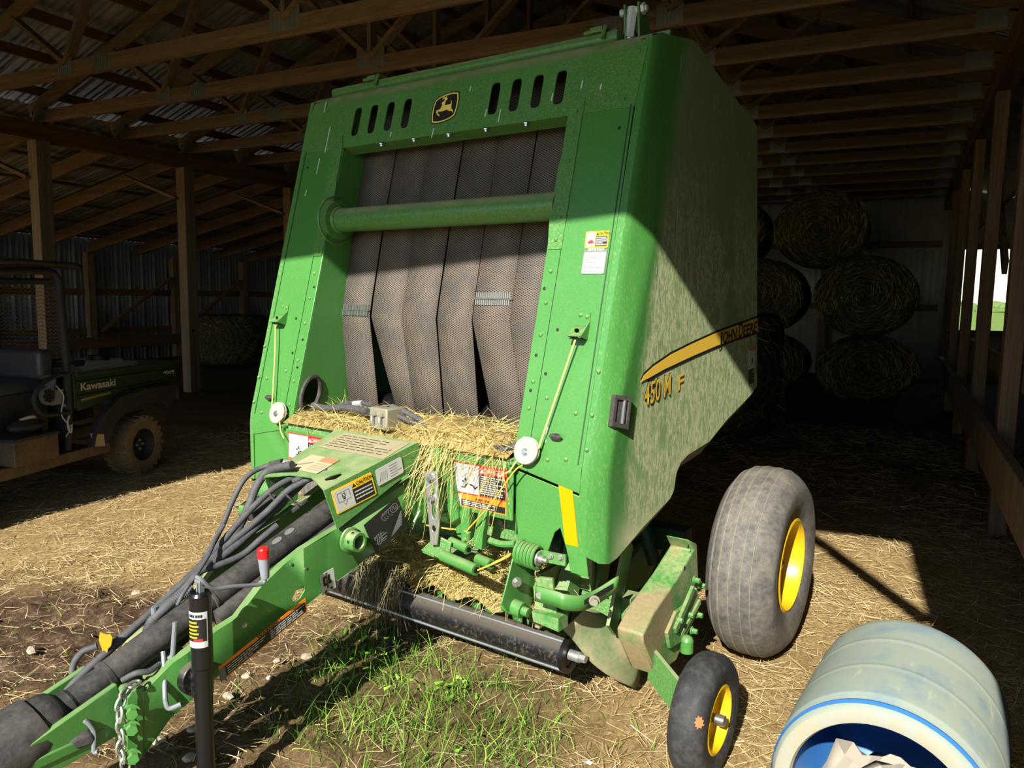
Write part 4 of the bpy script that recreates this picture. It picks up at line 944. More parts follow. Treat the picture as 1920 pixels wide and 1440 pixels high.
m.split('grease_cap', flat('grease_cap_grey', srgb(104, 102, 98), .6), dl)
m = MB(); m.tube([(.05, -.25, .64), (.045, -.6, .52), (.04, -.8, .45)], .03, 14); m.tube([(0, -.2, .7), (0, .0, .75)], .05, 14); m.split('lower_shaft', M['black'], dl)
m = MB(); m.prism([(0.09, -1.266, 0.296), (0.1, -1.237, 0.305), (0.11, -1.212, 0.304), (0.11, -1.201, 0.282), (0.11, -1.214, 0.272), (0.09, -1.257, 0.268)], (-.03, .01, .012)); m.build('cable_lug', M['black'], BL, bevel=.008)
# hoses
HO = [('hose', [(-0.1, -0.397, 0.846), (-0.2, -0.429, 0.825), (-0.22, -0.494, 0.795), (-0.22, -0.547, 0.729), (-0.2, -0.612, 0.644), (-0.18, -0.688, 0.566), (-0.14, -0.793, 0.481)], .009),
      ('corrugated_hose', [(-0.06, -0.422, 0.849), (-0.16, -0.442, 0.819), (-0.18, -0.48, 0.769), (-0.18, -0.512, 0.709), (-0.16, -0.567, 0.65), (-0.14, -0.635, 0.588), (-0.12, -0.709, 0.562)], .014),
      ('hose', [(-0.02, -0.28, 0.798), (-0.05, -0.344, 0.802), (-0.08, -0.402, 0.797), (-0.1, -0.489, 0.761), (-0.11, -0.591, 0.689), (-0.11, -0.704, 0.604), (-0.1, -0.843, 0.525), (-0.09, -0.978, 0.46), (-0.09, -1.058, 0.425)], .011),
      ('hose', [(0.04, -0.35, 0.827), (-0.02, -0.387, 0.797), (-0.05, -0.45, 0.765), (-0.07, -0.525, 0.703), (-0.09, -0.658, 0.622), (-0.09, -0.813, 0.547), (-0.08, -0.959, 0.476), (-0.07, -1.053, 0.432), (-0.07, -1.151, 0.38), (-0.07, -1.207, 0.336)], .012),
      ('hose', [(0.1, -0.27, 0.752), (0.02, -0.296, 0.797), (-0.02, -0.37, 0.813), (-0.05, -0.431, 0.793)], .011),
      ('hose', [(-0.04, -0.401, 0.785), (-0.07, -0.446, 0.733), (-0.08, -0.529, 0.674), (-0.08, -0.645, 0.612), (-0.08, -0.725, 0.58)], .014),
      ('hose', [(-0.02, -0.521, 0.665), (-0.03, -0.578, 0.632), (-0.04, -0.644, 0.593), (-0.05, -0.726, 0.579), (-0.06, -0.785, 0.573), (-0.06, -0.85, 0.528), (-0.06, -0.92, 0.5)], .011),
      ('corrugated_hose', [(-0.04, -0.823, 0.533), (-0.05, -0.865, 0.518), (-0.05, -0.909, 0.499), (-0.06, -0.946, 0.468), (-0.06, -0.964, 0.433)], .0145),
      ('corrugated_hose', [(-0.08, -1.097, 0.443), (-0.1, -1.127, 0.433), (-0.11, -1.148, 0.402), (-0.1, -1.158, 0.367), (-0.08, -1.16, 0.346)], .009),
      ('corrugated_hose', [(0.08, -1.006, 0.401), (0.09, -1.042, 0.399), (0.08, -1.074, 0.403), (0.05, -1.096, 0.383)], .008),
      ('hose', [(-0.12, -0.655, 0.679), (-0.1, -0.7, 0.649), (-0.06, -0.752, 0.619), (-0.03, -0.813, 0.583), (-0.02, -0.865, 0.542), (-0.02, -0.889, 0.509)], .006)]
for nm, pts, r in HO:
    P = spline(pts, 14 if nm[0] == 'c' else 6); rr = [r*(1.0 if i % 2 else 1.12) for i in range(len(P))] if nm[0] == 'c' else r
    m = MB(); m.tube(P, rr, 10); m.build(nm, M['hose'], BL, sharp=50)
m = MB()
for a, b in (((-0.02, -0.28, 0.798), (-0.04, -0.326, 0.802)), ((-0.04, -0.401, 0.785), (-0.055, -0.423, 0.763)), ((-0.12, -0.415, 0.847), (-0.17, -0.427, 0.832)), ((-0.09, -1.058, 0.425), (-0.09, -1.044, 0.432))): m.cyl(a, b, .0155, n=10)
m.split('hose_fitting', M['black'], BL)
m = MB()
for a, b in (((-0.02, -0.28, 0.798), (-0.03, -0.306, 0.799)), ((-0.04, -0.401, 0.787), (-0.05, -0.411, 0.776)), ((-0.1, -0.397, 0.843), (-0.12, -0.411, 0.846))): m.cyl(a, b, .0165, n=10)
m.split('hose_ferrule', M['zinc'], BL)
m = MB(); m.tube([(-0.06, -0.465, 0.757), (-0.03, -0.456, 0.741), (0, -0.433, 0.717)], .0035, 6); m.tube([(-0.06, -0.469, 0.764), (-0.03, -0.467, 0.753), (0, -0.447, 0.713)], .003, 6); m.tube([(-0.09, -0.497, 0.759), (-0.08, -0.49, 0.74), (-0.06, -0.484, 0.724)], .004, 6); m.split('zip_tie', M['black'], BL)
m = MB(); yc = Vector((-0.065, -1.078, 0.446)); m.prism([yc+Vector((a*.55, a*.2, b)) for a, b in ((-.04, .012), (-.03, .035), (.005, .03), (.03, .034), (.042, .026), (.03, .0), (.012, -.01), (.002, -.034), (-.022, -.03), (-.026, -.012))], (.003, -.004, .0)); m.build('yellow_tag', M['yel_tag'], BL)['label'] = 'torn yellow plastic tag on the hose bundle'
m = MB(); m.beam((-0.14, -0.538, 0.675), (-0.14, -0.437, 0.719), .05, .04); m.tube([(-0.03, -0.387, 0.721), (-0.03, -0.448, 0.696)], .008, 6); m.split('hose_clamp', M['black'], BL)
# bent grey rods that hold the driveline
m = MB(); m.tube(spline([(0.09, -0.962, 0.512), (0.09, -0.968, 0.461), (0.09, -0.974, 0.419), (0.085, -0.98, 0.41), (0.07, -0.98, 0.409)], 4), .007, 10)
m.tube(spline([(0.07, -0.989, 0.428), (0.1, -1.005, 0.384), (0.13, -1.023, 0.339), (0.14, -1.027, 0.316), (0.15, -1.023, 0.301), (0.17, -1, 0.31)], 4), .007, 10)
m.tube([(-0.06, -0.938, 0.51), (-0.06, -0.938, 0.454)], .009, 10); m.tube([(0.05, -1.162, 0.359), (0.07, -1.195, 0.318)], .013, 10); m.tube(spline([(0.07, -1.221, 0.319), (0.09, -1.217, 0.335), (0.1, -1.202, 0.302), (0.11, -1.209, 0.257), (0.12, -1.203, 0.255)], 4), .006, 8)
m.split('driveline_holder', M['grey_paint'], BL)[0]['label'] = 'bent grey rods of the driveline holder'
# parking jack
JX, JY = .19, -.945
jk = MB(); jk.lathe([(.0, .03), (.05, .03), (.055, .0245), (.40, .0245), (.405, .029), (.57, .029), (.612, .030), (.62, .025), (.62, .001)], (JX, JY, 0), (0, 0, 1), 28)
jo = jk.build('parking_jack', M['black_paint'], BL); jo['label'] = 'black crank jack standing beside the tongue'
m = MB(); m.lathe([(0, .055), (.012, .055), (.012, .02)], (JX, JY, .002), (0, 0, 1), 20, 0, True); m.build('foot', M['black_paint'], jo)
m = MB(); m.box((JX-.03, JY+.012, .35), (.05, .05, .09)); m.lathe([(0, .05), (.03, .05)], (.12, JY+.012, .35), (1, 0, 0), 24, 0, True); m.build('mounting_block', M['black_dusty'], jo, bevel=.003)
m = MB(); m.box((JX-.005, JY, .635), (.006, .014, .04)); m.box((JX+.007, JY, .635), (.006, .014, .04)); m.cyl((JX-.012, JY-.0, .650), (JX+.014, JY, .650), .009, n=10)
pts = [(JX-.006, JY+.002, .648), (JX-.004, JY-.005, .662), (JX+.012, JY-.0, .655), (0.205, -0.911, 0.622), (0.21, -0.85, 0.61), (0.215, -0.773, 0.592), (0.217, -0.754, 0.597), (0.218, -0.752, 0.616)]
m.tube(spline(pts, 5), .006, 10); ck = m.build('crank', M['grey_paint'], jo)
a, b, c = Vector((0.218, -0.752, 0.606)), Vector((0.218, -0.756, 0.669)), Vector((0.218, -0.757, 0.7))
m = MB(); m.lathe([(0, .0115), (.006, .013), ((b-a).length, .0165)], a, b-a, 14, 0, True); m.build('grip', M['grey_grip'], jo); m = MB(); m.lathe([(0, .0172), ((c-b).length*.85, .0172), ((c-b).length, .014), ((c-b).length, .001)], b, c-b, 20); m.build('grip_cap', M['red_grip'], jo)['label'] = 'red cap of the crank grip'
# label wrapped on the jack tube, seen from the front right
def onj(ang, z, r=.0278): return Vector((JX+r*math.cos(ang), JY+r*math.sin(ang), z))
def patch(a0, a1, z0, z1, r, mi, mb):
    n = 8; mb.grid([[onj(a0+(a1-a0)*k/n, z, r) for k in range(n+1)] for z in (z0, z1)], mi)
cang = math.atan2(-1.375-0+.0, 1.48) ; cang = R(-62); m = MB()
patch(cang-R(62), cang+R(62), .470, .572, .0304, 0, m); patch(cang-R(52), cang+R(56), .488, .552, .0307, 1, m)
for i in range(5): patch(cang-R(45), cang+R(8+(i % 2)*8), .498+.0105*i, .5025+.0105*i, .031, 2, m)
patch(cang-R(10), cang+R(36), .4895, .496, .031, 3, m)
for i, (a0, a1) in enumerate(((-40, -33), (-30, -24), (-22, -15), (-13, -4), (2, 12), (14, 20), (22, 28), (30, 36))): patch(cang+R(a0), cang+R(a1), .557, .565, .031, 1, m)
m.build('jack_label', [M['white'], M['dk'], M['yel_label'], M['red']], jo, fix=False)['label'] = 'white, black and yellow sticker on the jack'

# ================================================================ PICKUP
m = MB(); m.cyl((-.76, .09, .2), (.76, .09, .2), .055, n=28); ro = m.build('wind_guard_roller', M['black_dusty'], BL); ro['label'] = 'long black roller in front of the pickup'
m = MB()
for a in (R(115), R(245), R(180)):
    if a == R(180): continue
    m.tube([(-.76, .09+.058*math.cos(a), .2+.058*math.sin(a)), (.76, .09+.058*math.cos(a), .2+.058*math.sin(a))], .007, 8)
m.split('roller_rod', M['steel'], ro)
for s in (-1, 1):
    m = MB(); m.lathe([(0, .03), (0, .066), (.016, .066), (.016, .046), (.008, .044), (.008, .02)], (s*.762, .09, .2), (s, 0, 0), 28); m.build('end_disc', M['black_paint'], ro)
    m = MB(); m.cyl((s*.76, .09, .2), (s*.815, .09, .2), .019, n=14); m.lathe([(.05, .014), (.075, .014)], (s*.762, .09, .2), (s, 0, 0), 6, 0, True); m.split('axle_stub', M['zinc'], ro)
m = MB(); m.cyl((-.7, .32, .24), (.7, .32, .24), .105, n=20); pk = m.build('pickup_drum', M['dk'], BL)
m = MB(); N = 22
for i in range(N):
    u = -.69+1.38*i/(N-1)
    m.grid([[(u+du, .32+.15*math.cos(a), .24+.15*math.sin(a)) for a in [R(20+250*k/14) for k in range(15)]] for du in (-.022, .022)])
m.split('stripper_band', M['green'], pk, solid=.003)
m = MB()
for i in range(N-1):
    u = -.657+1.38*i/(N-1)
    for a in (150, 205, 262): m.tube([(u, .32+.1*math.cos(R(a)), .24+.1*math.sin(R(a))), (u, .32+.19*math.cos(R(a)), .24+.19*math.sin(R(a))), (u, .32+.225*math.cos(R(a+6)), .24+.225*math.sin(R(a+6)))], .0035, 5)
m.build('tines', M['zinc'], pk)
m = MB(); m.box((0, .3, .45), (1.3, .02, .16)); m.split('feed_plate', M['green_dirty'], BL)
# spring bracket at the right end of the pickup
for s in (-1, 1):
    def q(p): return (s*p[0], p[1], p[2])
    m = MB()
    br = [(0.63, -0.045, 0.621), (0.63, 0.014, 0.609), (0.63, 0.066, 0.576), (0.63, 0.067, 0.419), (0.63, 0.036, 0.336), (0.63, -0.096, 0.385), (0.63, -0.134, 0.424), (0.63, -0.113, 0.467)]
    m.prism([q(p) for p in br], (s*.006, 0, 0)); b0 = m.build('pickup_bracket', M['green_clean'], BL, bevel=.002)
    m = MB(); m.cyl(q((0.598, -0.06, 0.393)), q((0.671, -0.06, 0.385)), .028, n=16); m.cyl(q((0.671, -0.06, 0.385)), q((0.695, -0.06, 0.383)), .016, n=12); m.build('pivot_tube', M['green_clean'], b0)
    a, b = Vector(q((0.636, -0.04, 0.579))), Vector(q((0.718, -0.04, 0.573))); x = Vector((0, 1, 0)); d = (b-a).normalized(); y = d.cross(x)
    m = MB(); m.tube([a+d*((b-a).length*t/96)+(x*math.cos(t/96*2*math.pi*6)+y*math.sin(t/96*2*math.pi*6))*.036 for t in range(97)], .0068, 8); m.build('coil_spring', M['green_clean'], b0)
    m = MB(); m.cyl(a, b, .02, n=12); m.lathe([(0, .027), (.006, .027), (.006, .013), (.02, .013), (.02, .008), (.034, .008)], b, d, 12, 0, True); bolt(m, q((0.65, -0.07, 0.484)), (s*.9, -.4, 0), .012, .016); bolt(m, q((0.755, -0.08, 0.472)), (s*.3, -1, 0), .013, .018); m.split('spring_bolt', M['zinc'], b0)
    m = MB(); m.prism([q((0.716, -0.03, 0.597)), q((0.815, -0.03, 0.601)), q((0.816, -0.03, 0.564)), q((0.716, -0.03, 0.56))], (0, .008, 0)); m.build('spring_bar', M['green'], b0)
    m = MB(); bolt(m, q((0.761, -0.032, 0.587)), (0, -1, 0), .007, .009); bolt(m, q((0.799, -0.032, 0.591)), (0, -1, 0), .007, .009); m.split('bolt', M['zinc'], b0)
    # bent slotted bar
    P = spline([(0.742, -0.09, 0.474), (0.794, -0.09, 0.474), (0.831, -0.09, 0.474), (0.852, -0.085, 0.47), (0.885, -0.04, 0.46), (0.902, 0.03, 0.463), (0.943, 0.1, 0.497)], 4)
    m = MB(); m.grid([[Vector(q(p))+Vector((0, 0, .026)) for p in P], [Vector(q(p))-Vector((0, 0, .026)) for p in P]]); m.build('slotted_bar', M['green_clean'], b0, solid=.006, fix=False)
    a, b = Vector(q((0.898, -0.045, 0.468))), Vector(q((0.935, 0.085, 0.492))); m = MB(); nn = Vector((s*.5, -.8, 0))*.008; m.add([a+nn+Vector((0, 0, .009)), a+nn-Vector((0, 0, .009)), b+nn-Vector((0, 0, .009)), b+nn+Vector((0, 0, .009))], [(0, 1, 2, 3)]); m.build('slot', M['dk'], b0)
    m = MB(); bolt(m, Vector(q((0.921, -0.02, 0.473)))+nn, (s*.5, -.8, 0), .012, .02); m.split('bolt', M['alu'], b0)
    m = MB(); m.prism([q((0.701, -0.05, 0.387)), q((0.806, -0.05, 0.389)), q((0.808, -0.05, 0.343)), q((0.708, -0.05, 0.353))], (0, .06, 0)); m.prism([q((0.686, -0.02, 0.46)), q((0.707, -0.02, 0.499)), q((0.76, -0.02, 0.506)), q((0.784, -0.02, 0.372)), q((0.699, -0.02, 0.369))], (0, .01, 0)); m.box((s*.66, .2, .38), (.02, .3, .2)); m.box((s*.7, .25, .44), (.14, .02, .12)); m.split('pickup_frame', M['green_mud'], BL)
    # curved skid plate
    sk = [[(0.76, 0.058, 0.3), (0.79, 0.093, 0.247), (0.84, 0.129, 0.173), (0.89, 0.198, 0.102), (0.925, 0.303, 0.03)],
          [(0.79, 0.078, 0.33), (0.82, 0.14, 0.276), (0.865, 0.199, 0.208), (0.905, 0.25, 0.129), (0.928, 0.332, 0.041)],
          [(0.82, 0.116, 0.372), (0.845, 0.189, 0.334), (0.88, 0.256, 0.27), (0.91, 0.278, 0.2), (0.93, 0.346, 0.093)]]
    sk = [spline(r, 3) for r in sk]; sk = [list(r) for r in zip(*[spline(list(cx_), 3) for cx_ in zip(*sk)])]
    m = MB(); m.grid([[q(p) for p in r] for r in sk]); m.build('skid_plate', M['skid'], BL, sharp=60, solid=.005, fix=False)
# gauge wheels and their arms
def wheel(par, c, ax, Rr, wd, rim, tm, name, groove=0, hub=True, sidek=.16, face=1, par_label=None):
    c, ax = Vector(c), Vector(ax); prof = []
    for i in range(25):
        t = -1+2*i/24; r_ = Rr*(1-sidek*abs(t)**3.2); prof.append((t*wd/2, r_))
    g = []
    for x, r_ in prof: g.append((x, r_))
    side = [(wd/2*1.02, Rr*.78), (wd/2*1.0, Rr*.68), (wd/2*.9, rim*1.06), (wd/2*.8, rim)]
    full = [(-x, r_) for x, r_ in reversed(side)]+g+side
    m = MB(); m.lathe(full, c, ax, 64); tr_ = m.build(name, M[tm], par, sharp=50)
    for gx in groove or ():
        m = MB(); rr = Rr*(1-sidek*abs(gx/(wd/2))**3.2)+.0006
        m.lathe([(gx-.004, rr-.001), (gx-.003, rr+.0012), (gx-.001, rr+.0014), (gx, rr-.003), (gx+.001, rr+.0014), (gx+.003, rr+.0012), (gx+.004, rr-.001)], c, ax, 64); m.build('tread_rib', M['groove'], tr_, sharp=60)
    m = MB(); f = face
    m.lathe([(f*wd*.44, rim*1.04), (f*wd*.46, rim*.98), (f*wd*.40, rim*.93), (f*wd*.12, rim*.90), (f*wd*.06, rim*.8), (f*wd*.10, rim*.45), (f*wd*.12, rim*.3), (f*wd*.12, .001)], c, ax, 48)
    m.lathe([(-f*wd*.44, rim*1.04), (-f*wd*.4, rim*.9), (-f*wd*.1, rim*.88), (f*wd*.05, rim*.88)], c, ax, 48)
    rm = m.build('rim', M['yellow'], par, sharp=35); return tr_, rm
for s in (-1, 1):
  if s > 0:
    t_, r_ = wheel(BL, (s*1.29, .018, .187), (s, 0, 0), .187, .107, .1, 'tire_dark', 'gauge_tire', (), True, .14); r_['label'] = 'yellow rim of the small gauge wheel'
    m = MB(); m.cyl((s*1.24, .018, .187), (s*1.345, .018, .187), .014, n=12); m.lathe([(.092, .017), (.112, .017), (.113, .012), (.118, .001)], (s*1.24, .018, .187), (s, 0, 0), 14); m.build('hub_cap', M['steel'], r_)
    A = [(0.452, 0.575), (0.539, 0.536), (0.576, 0.359), (0.52, 0.231), (0.377, 0.141), (0.245, 0.152), (0.2, 0.164), (0.09, 0.314), (0.08, 0.351), (0.161, 0.4), (0.353, 0.458), (0.503, 0.521)]
    m = MB(); m.prism([(s*.955, v, w) for v, w in A], (s*.095, 0, 0)); am = m.build('gauge_wheel_arm', M['green_mud'], BL, bevel=.008, seg=3); am['label'] = 'dirty green housing that carries the gauge wheel arm'
    m = MB(); m.beam((s*1.03, .2, .2), (s*1.225, .05, .165), .014, .12); m.cyl((s*1.19, .018, .187), (s*1.25, .018, .187), .016, n=12); m.build('arm_link', M['green'], am)
    m = MB(); sd = [(1.052, 0.323, 0.351), (1.052, 0.436, 0.343), (1.052, 0.509, 0.38), (1.052, 0.542, 0.328), (1.052, 0.502, 0.259), (1.052, 0.399, 0.214), (1.052, 0.279, 0.231), (1.052, 0.249, 0.3)]
    m.prism([(s*p[0], p[1], p[2]) for p in sd], (s*.014, 0, 0)); m.beam((s*1.07, *(0.301, 0.29)), (s*1.07, *(0.461, 0.395)), .014, .03); m.beam((s*1.062, *(0.377, 0.242)), (s*1.07, *(0.532, 0.321)), .012, .022); m.split('adjuster_plate', M['green_mud'], am, bevel=.003)
    m = MB(); a = Vector((s*1.05, *(0.395, 0.209))); m.ball(a+Vector((s*.03, 0, .012)), .024, 12, 0, (1, 1, .9)); m.cyl(a+Vector((s*.03, 0, -.03)), a+Vector((s*.03, 0, .014)), .023, n=14)
    for p in ((0.484, 0.418), (0.435, 0.302), (0.527, 0.27), (0.331, 0.319), (0.479, 0.225), (0.541, 0.38)): bolt(m, (s*1.062, *p), (s, 0, 0), .010, .024)
    m.split('adjuster_knob', M['green_clean'], am)
    m = MB()
    for p in ((0.417, 0.479), (0.444, 0.551)): m.lathe([(0, .008), (.001, .008), (.0015, .0005)], (s*1.0505, *p), (s, 0, 0), 8)
    m.split('hole', M['dk'], am)
    m = MB(); m.beam((s*.72, .3, .33), (s*.92, .3, .34), .08, .08); m.beam((s*.9, .15, .3), (s*.86, .35, .56), .012, .12); m.split('arm_support', M['green_dirty'], BL)
  # carrying wheels
  t_, r_ = wheel(BL, (s*1.174, .966, .382), (s, 0, 0), .382, .257, .184, 'tire', 'carrying_tire', (-.095, -.06, -.02, .025, .06), True, .17); r_['label'] = 'yellow rim of the big carrying wheel'
  m = MB(); m.cyl((s*1.0, .966, .39), (s*1.2, .966, .382), .04, n=16); m.lathe([(0, .06), (.03, .06), (.04, .04), (.06, .001)], (s*1.2, .966, .382), (s, 0, 0), 20)
  for k in range(5): bolt(m, Vector((s*1.206, .966+.085*math.cos(k*1.2566), .382+.085*math.sin(k*1.2566))), (s, 0, 0), .010, .014)
  m.build('hub', M['yellow'], r_)

# ================================================================ HAY LYING ON THE BALER, HOSES AND BOX ON THE SILL
m = MB(); rows = []
for i in range(9):
    v = -.045+.36*i/8; r = []
    for k in range(41):
        u = -.585+1.17*k/40; e = min(1, (v+.05)/.06)*min(1, (.6-abs(u))/.04+.4)
        z = .892+e*(.022+.022*math.sin(3.1*u+1)*math.sin(9*v+u*4)+.012*random.random()+(.03 if .1 < u < .55 else 0)*math.sin(min(1, max(0, (v+.03)/.12))*math.pi*.7))
        r.append((u, v, z))
    rows.append(r)
m.grid(rows)
def hay_ground():
    t = MT('hay_mat', .85, 0, .1); n = t.noise(55, 6, .75, (1, .5, 1), 1.2); n2 = t.noise(6, 3)
    c = t.ramp(n, [(.3, srgb(96, 76, 40)), (.5, srgb(164, 140, 84)), (.72, srgb(206, 186, 130))]); t.col(c); t.bump(n, .9, .01); return t.m
M['hay_mat'] = hay_ground()
hs = m.build('hay_layer', M['hay_mat'], BL, sharp=80); hs['kind'] = 'stuff'; hs['label'] = 'loose hay and chaff lying across the front sill'
n = 2600; P = np.stack([rng.uniform(-.57, .57, n), rng.uniform(-.05, .30, n), np.full(n, .93)], 1)
P[:, 2] += .03*(P[:, 0] > .05)*rng.random(n)+.01*rng.random(n)
an = rng.uniform(0, 6.28, n); Dd = np.stack([np.cos(an)+.5, np.sin(an)*.7, rng.normal(0, .22, n)], 1)
o = ribbons('hay_strands', P, Dd, rng.uniform(.03, .13, n), np.full(n, .0026), rng.normal(0, .012, (n, 3))-[0, 0, .012], M['hay'], hs); o['kind'] = 'stuff'
n = 300; P = np.stack([np.concatenate([rng.uniform(.25, .6, n//2), rng.uniform(.18, .36, n//2)]), rng.uniform(-.07, -.02, n), rng.uniform(.86, .93, n)], 1)
Dd = np.stack([rng.normal(-.25, .3, n), rng.normal(-.3, .2, n), rng.normal(-.7, .5, n)], 1)
o = ribbons('hay_wisps', P, Dd, rng.uniform(.06, .26, n), np.full(n, .0022), rng.normal(0, .02, (n, 3))-[0, 0, .05], M['hay'], hs); o['kind'] = 'stuff'
m = MB(); m.prism([(-0.18, -0.02, 0.98), (-0.026, -0.05, 0.926), (0.018, 0, 0.949), (-0.14, 0.05, 1.006)], (0, .0, .004))
bx = MB(); bc = Vector((-.03, .02, .965)); bx.box(bc, (.105, .10, .085), R(-6)); ab = bx.build('control_box', M['alu'], BL, bevel=.006); ab['label'] = 'dusty cast aluminium control box on the sill'
m = MB(); cs, sn = math.cos(R(-6)), math.sin(R(-6))
for k in (-.025, .02): m.tube(spline([bc+Vector((k*cs+.05*sn, k*sn-.05*cs, -.035)), bc+Vector((k*cs+.058*sn, k*sn-.058*cs, -.01)), bc+Vector((k*cs+.056*sn, k*sn-.056*cs, .012)), bc+Vector(((k+.018)*cs+.054*sn, (k+.018)*sn-.054*cs, .02))], 3), .008, 8)
m.lathe([(0, .014), (.002, .014), (.003, .001)], bc+Vector((-.01, 0, .045)), (0, 0, 1), 14); m.split('box_clip', M['zinc'], ab)
for pts, r in (([(-0.592, 0.12, 0.949), (-0.482, 0.1, 0.95), (-0.327, 0.08, 0.969), (-0.15, 0.03, 0.975)], .014), ([(-0.425, 0.14, 0.967), (-0.305, 0.12, 0.988), (-0.151, 0.06, 0.997)], .010), ([(-0.028, 0.04, 1.007), (0.033, 0.05, 0.99), (0.107, 0.06, 0.963), (0.214, 0.06, 0.934)], .011), ([(-0.009, 0.02, 0.983), (0.079, 0.03, 0.96), (0.161, 0.03, 0.948), (0.21, 0.04, 0.94)], .009), ([(0.584, 0.02, 0.931), (0.549, -0.01, 0.918), (0.496, 0, 0.917), (0.457, 0.03, 0.935), (0.472, 0.08, 0.953)], .013)):
    m = MB(); m.tube(spline(pts, 6), r, 10); m.build('sill_hose', M['hose'], BL)
m = MB(); m.cyl((-0.319, 0.115, 0.982), (-0.259, 0.1, 0.992), .0115, n=10); m.build('white_hose_tag', M['white'], BL)
# hay caught in the pickup
n = 3600; P = np.stack([rng.uniform(-.3, .66, n), rng.uniform(.07, .28, n), np.zeros(n)], 1); P[:, 2] = .30+.11*np.clip((P[:, 1])/.25, 0, 1)+rng.random(n)*.035
an = rng.uniform(0, 6.28, n); Dd = np.stack([np.cos(an), np.sin(an)*.8, rng.normal(-.02, .22, n)], 1)
o = ribbons('pickup_hay', P, Dd, rng.uniform(.04, .15, n), np.full(n, .003), rng.normal(0, .015, (n, 3))-[0, 0, .015], M['hay'], BL); o['kind'] = 'stuff'; o['label'] = 'tangled hay left in the pickup'
n = 420; P = np.stack([rng.uniform(-.2, .02, n), rng.uniform(-.02, .1, n), rng.uniform(.33, .38, n)], 1); Dd = np.stack([rng.normal(.1, .3, n), rng.normal(-.1, .25, n), rng.normal(-.9, .3, n)], 1)
o = ribbons('hanging_hay', P, Dd, rng.uniform(.08, .24, n), np.full(n, .003), rng.normal(0, .02, (n, 3))-[0, 0, .02], M['hay_shade'], BL); o['kind'] = 'stuff'; o['label'] = 'grey withered hay hanging over the roller'
m = MB(); m.grid([[(-.3+.98*k/24, .09+.2*i/6, .285+.11*i/6+.02*math.sin(k*1.3+i)) for k in range(25)] for i in range(7)]); o = m.build('pickup_hay_mat', M['hay_mat'], BL, sharp=80); o['kind'] = 'stuff'
# ================================================================ UTILITY VEHICLE (vehicle axes: x forward, y to its left side, z up)
VA = math.atan2(-.96, .281)
UV = thing('utility_vehicle', 'dark green utility vehicle with cargo bed and roll cage parked at the left', 'utility vehicle', (-5.27, 3.83, 0), VA)
M['uv_green'] = MT('uv_green', .4).col(srgb(36, 56, 34)).m
M['uv_black'] = rubber('uv_black_plastic', (30, 30, 31), (84, 80, 72), .35, .45, .8)
M['uv_seat'] = MT('uv_seat', .42).col(srgb(58, 60, 66)).m
M['uv_mud'] = rubber('muddy_metal', (58, 48, 38), (110, 92, 68), .8, .35, .65)
M['uv_sticker'] = flat('faded_lettering', srgb(176, 168, 158), .6)
def K(x, y, z): return Vector((x, y, z))
for x in (-.12, 1.55):
    for y in (-.1, -1.0):
        m = MB(); rr = [(-.095, .13), (-.1, .17), (-.095, .215), (-.06, .232), (.06, .232), (.095, .215), (.1, .17), (.09, .13)]
        m.lathe(rr, (x, y, .23), (0, 1, 0), 40)
        for k in range(22):
            a = k*2*math.pi/22
            for sgn in (-1, 1):
                ca, sa = math.cos(a+sgn*.07), math.sin(a+sgn*.07)
                m.beam((x+.228*ca, y+sgn*.02, .23+.228*sa), (x+.222*ca, y+sgn*.095, .23+.222*sa), .03, .022, (ca, 0, sa))
        tt = m.build('tire', M['tire_mud'], UV); s = 1 if y > -.5 else -1
        m = MB(); m.lathe([(s*.085, .135), (s*.09, .125), (s*.06, .118), (s*.02, .10), (s*.03, .05), (s*.05, .045), (s*.05, .001)], (x, y, .23), (0, 1, 0), 28); r_ = m.build('rim', M['uv_black'], UV)
        m = MB()
        for k in range(4): bolt(m, (x+.035*math.cos(k*1.57), y+s*.05, .23+.035*math.sin(k*1.57)), (0, s, 0), .007, .012)
        m.split('lug_nut', M['zinc'], r_)
# cargo bed
m = MB(); zb = .60
m.prism([(.59, 0, .86), (-.56, 0, .86), (-.54, 0, .68), (.1, 0, .66), (.56, 0, .60)], (0, -.03, 0)); m.prism([(.59, -1.08, .86), (-.56, -1.08, .86), (-.54, -1.08, .68), (.56, -1.08, .60)], (0, .03, 0))
m.box((.58, -.54, .74), (.03, 1.08, .24)); m.box((0, -.54, .68), (1.14, 1.04, .02)); m.beam((.59, .005, .858), (-.56, .005, .858), .035, .025); m.beam((.57, .006, .80), (-.54, .006, .80), .012, .012); m.beam((.56, .006, .70), (-.53, .006, .72), .012, .014)
bd = m.build('cargo_bed', M['uv_green'], UV, bevel=.003)
m = MB(); m.box((-.555, -.54, .77), (.025, 1.06, .19)); m.build('tailgate', M['uv_green'], bd, bevel=.004)
text('Kawasaki', .055, (.535, .004, .738), (-1, 0, 0), (0, 0, 1), 'uv_sticker', bd, 'lettering', .35, 0, .025)
text('4x4', .038, (-.375, .004, .765), (-1, 0, 0), (0, 0, 1), 'uv_sticker', bd, 'lettering', .145, 0, .025)
m = MB(); m.add([(.55, .0135, .685), (.55, .0135, .665), (.25, .0135, .687), (.25, .0135, .70)], [(0, 1, 2, 3)]); m.build('side_stripe', flat('olive_stripe', srgb(122, 112, 44), .5), bd)
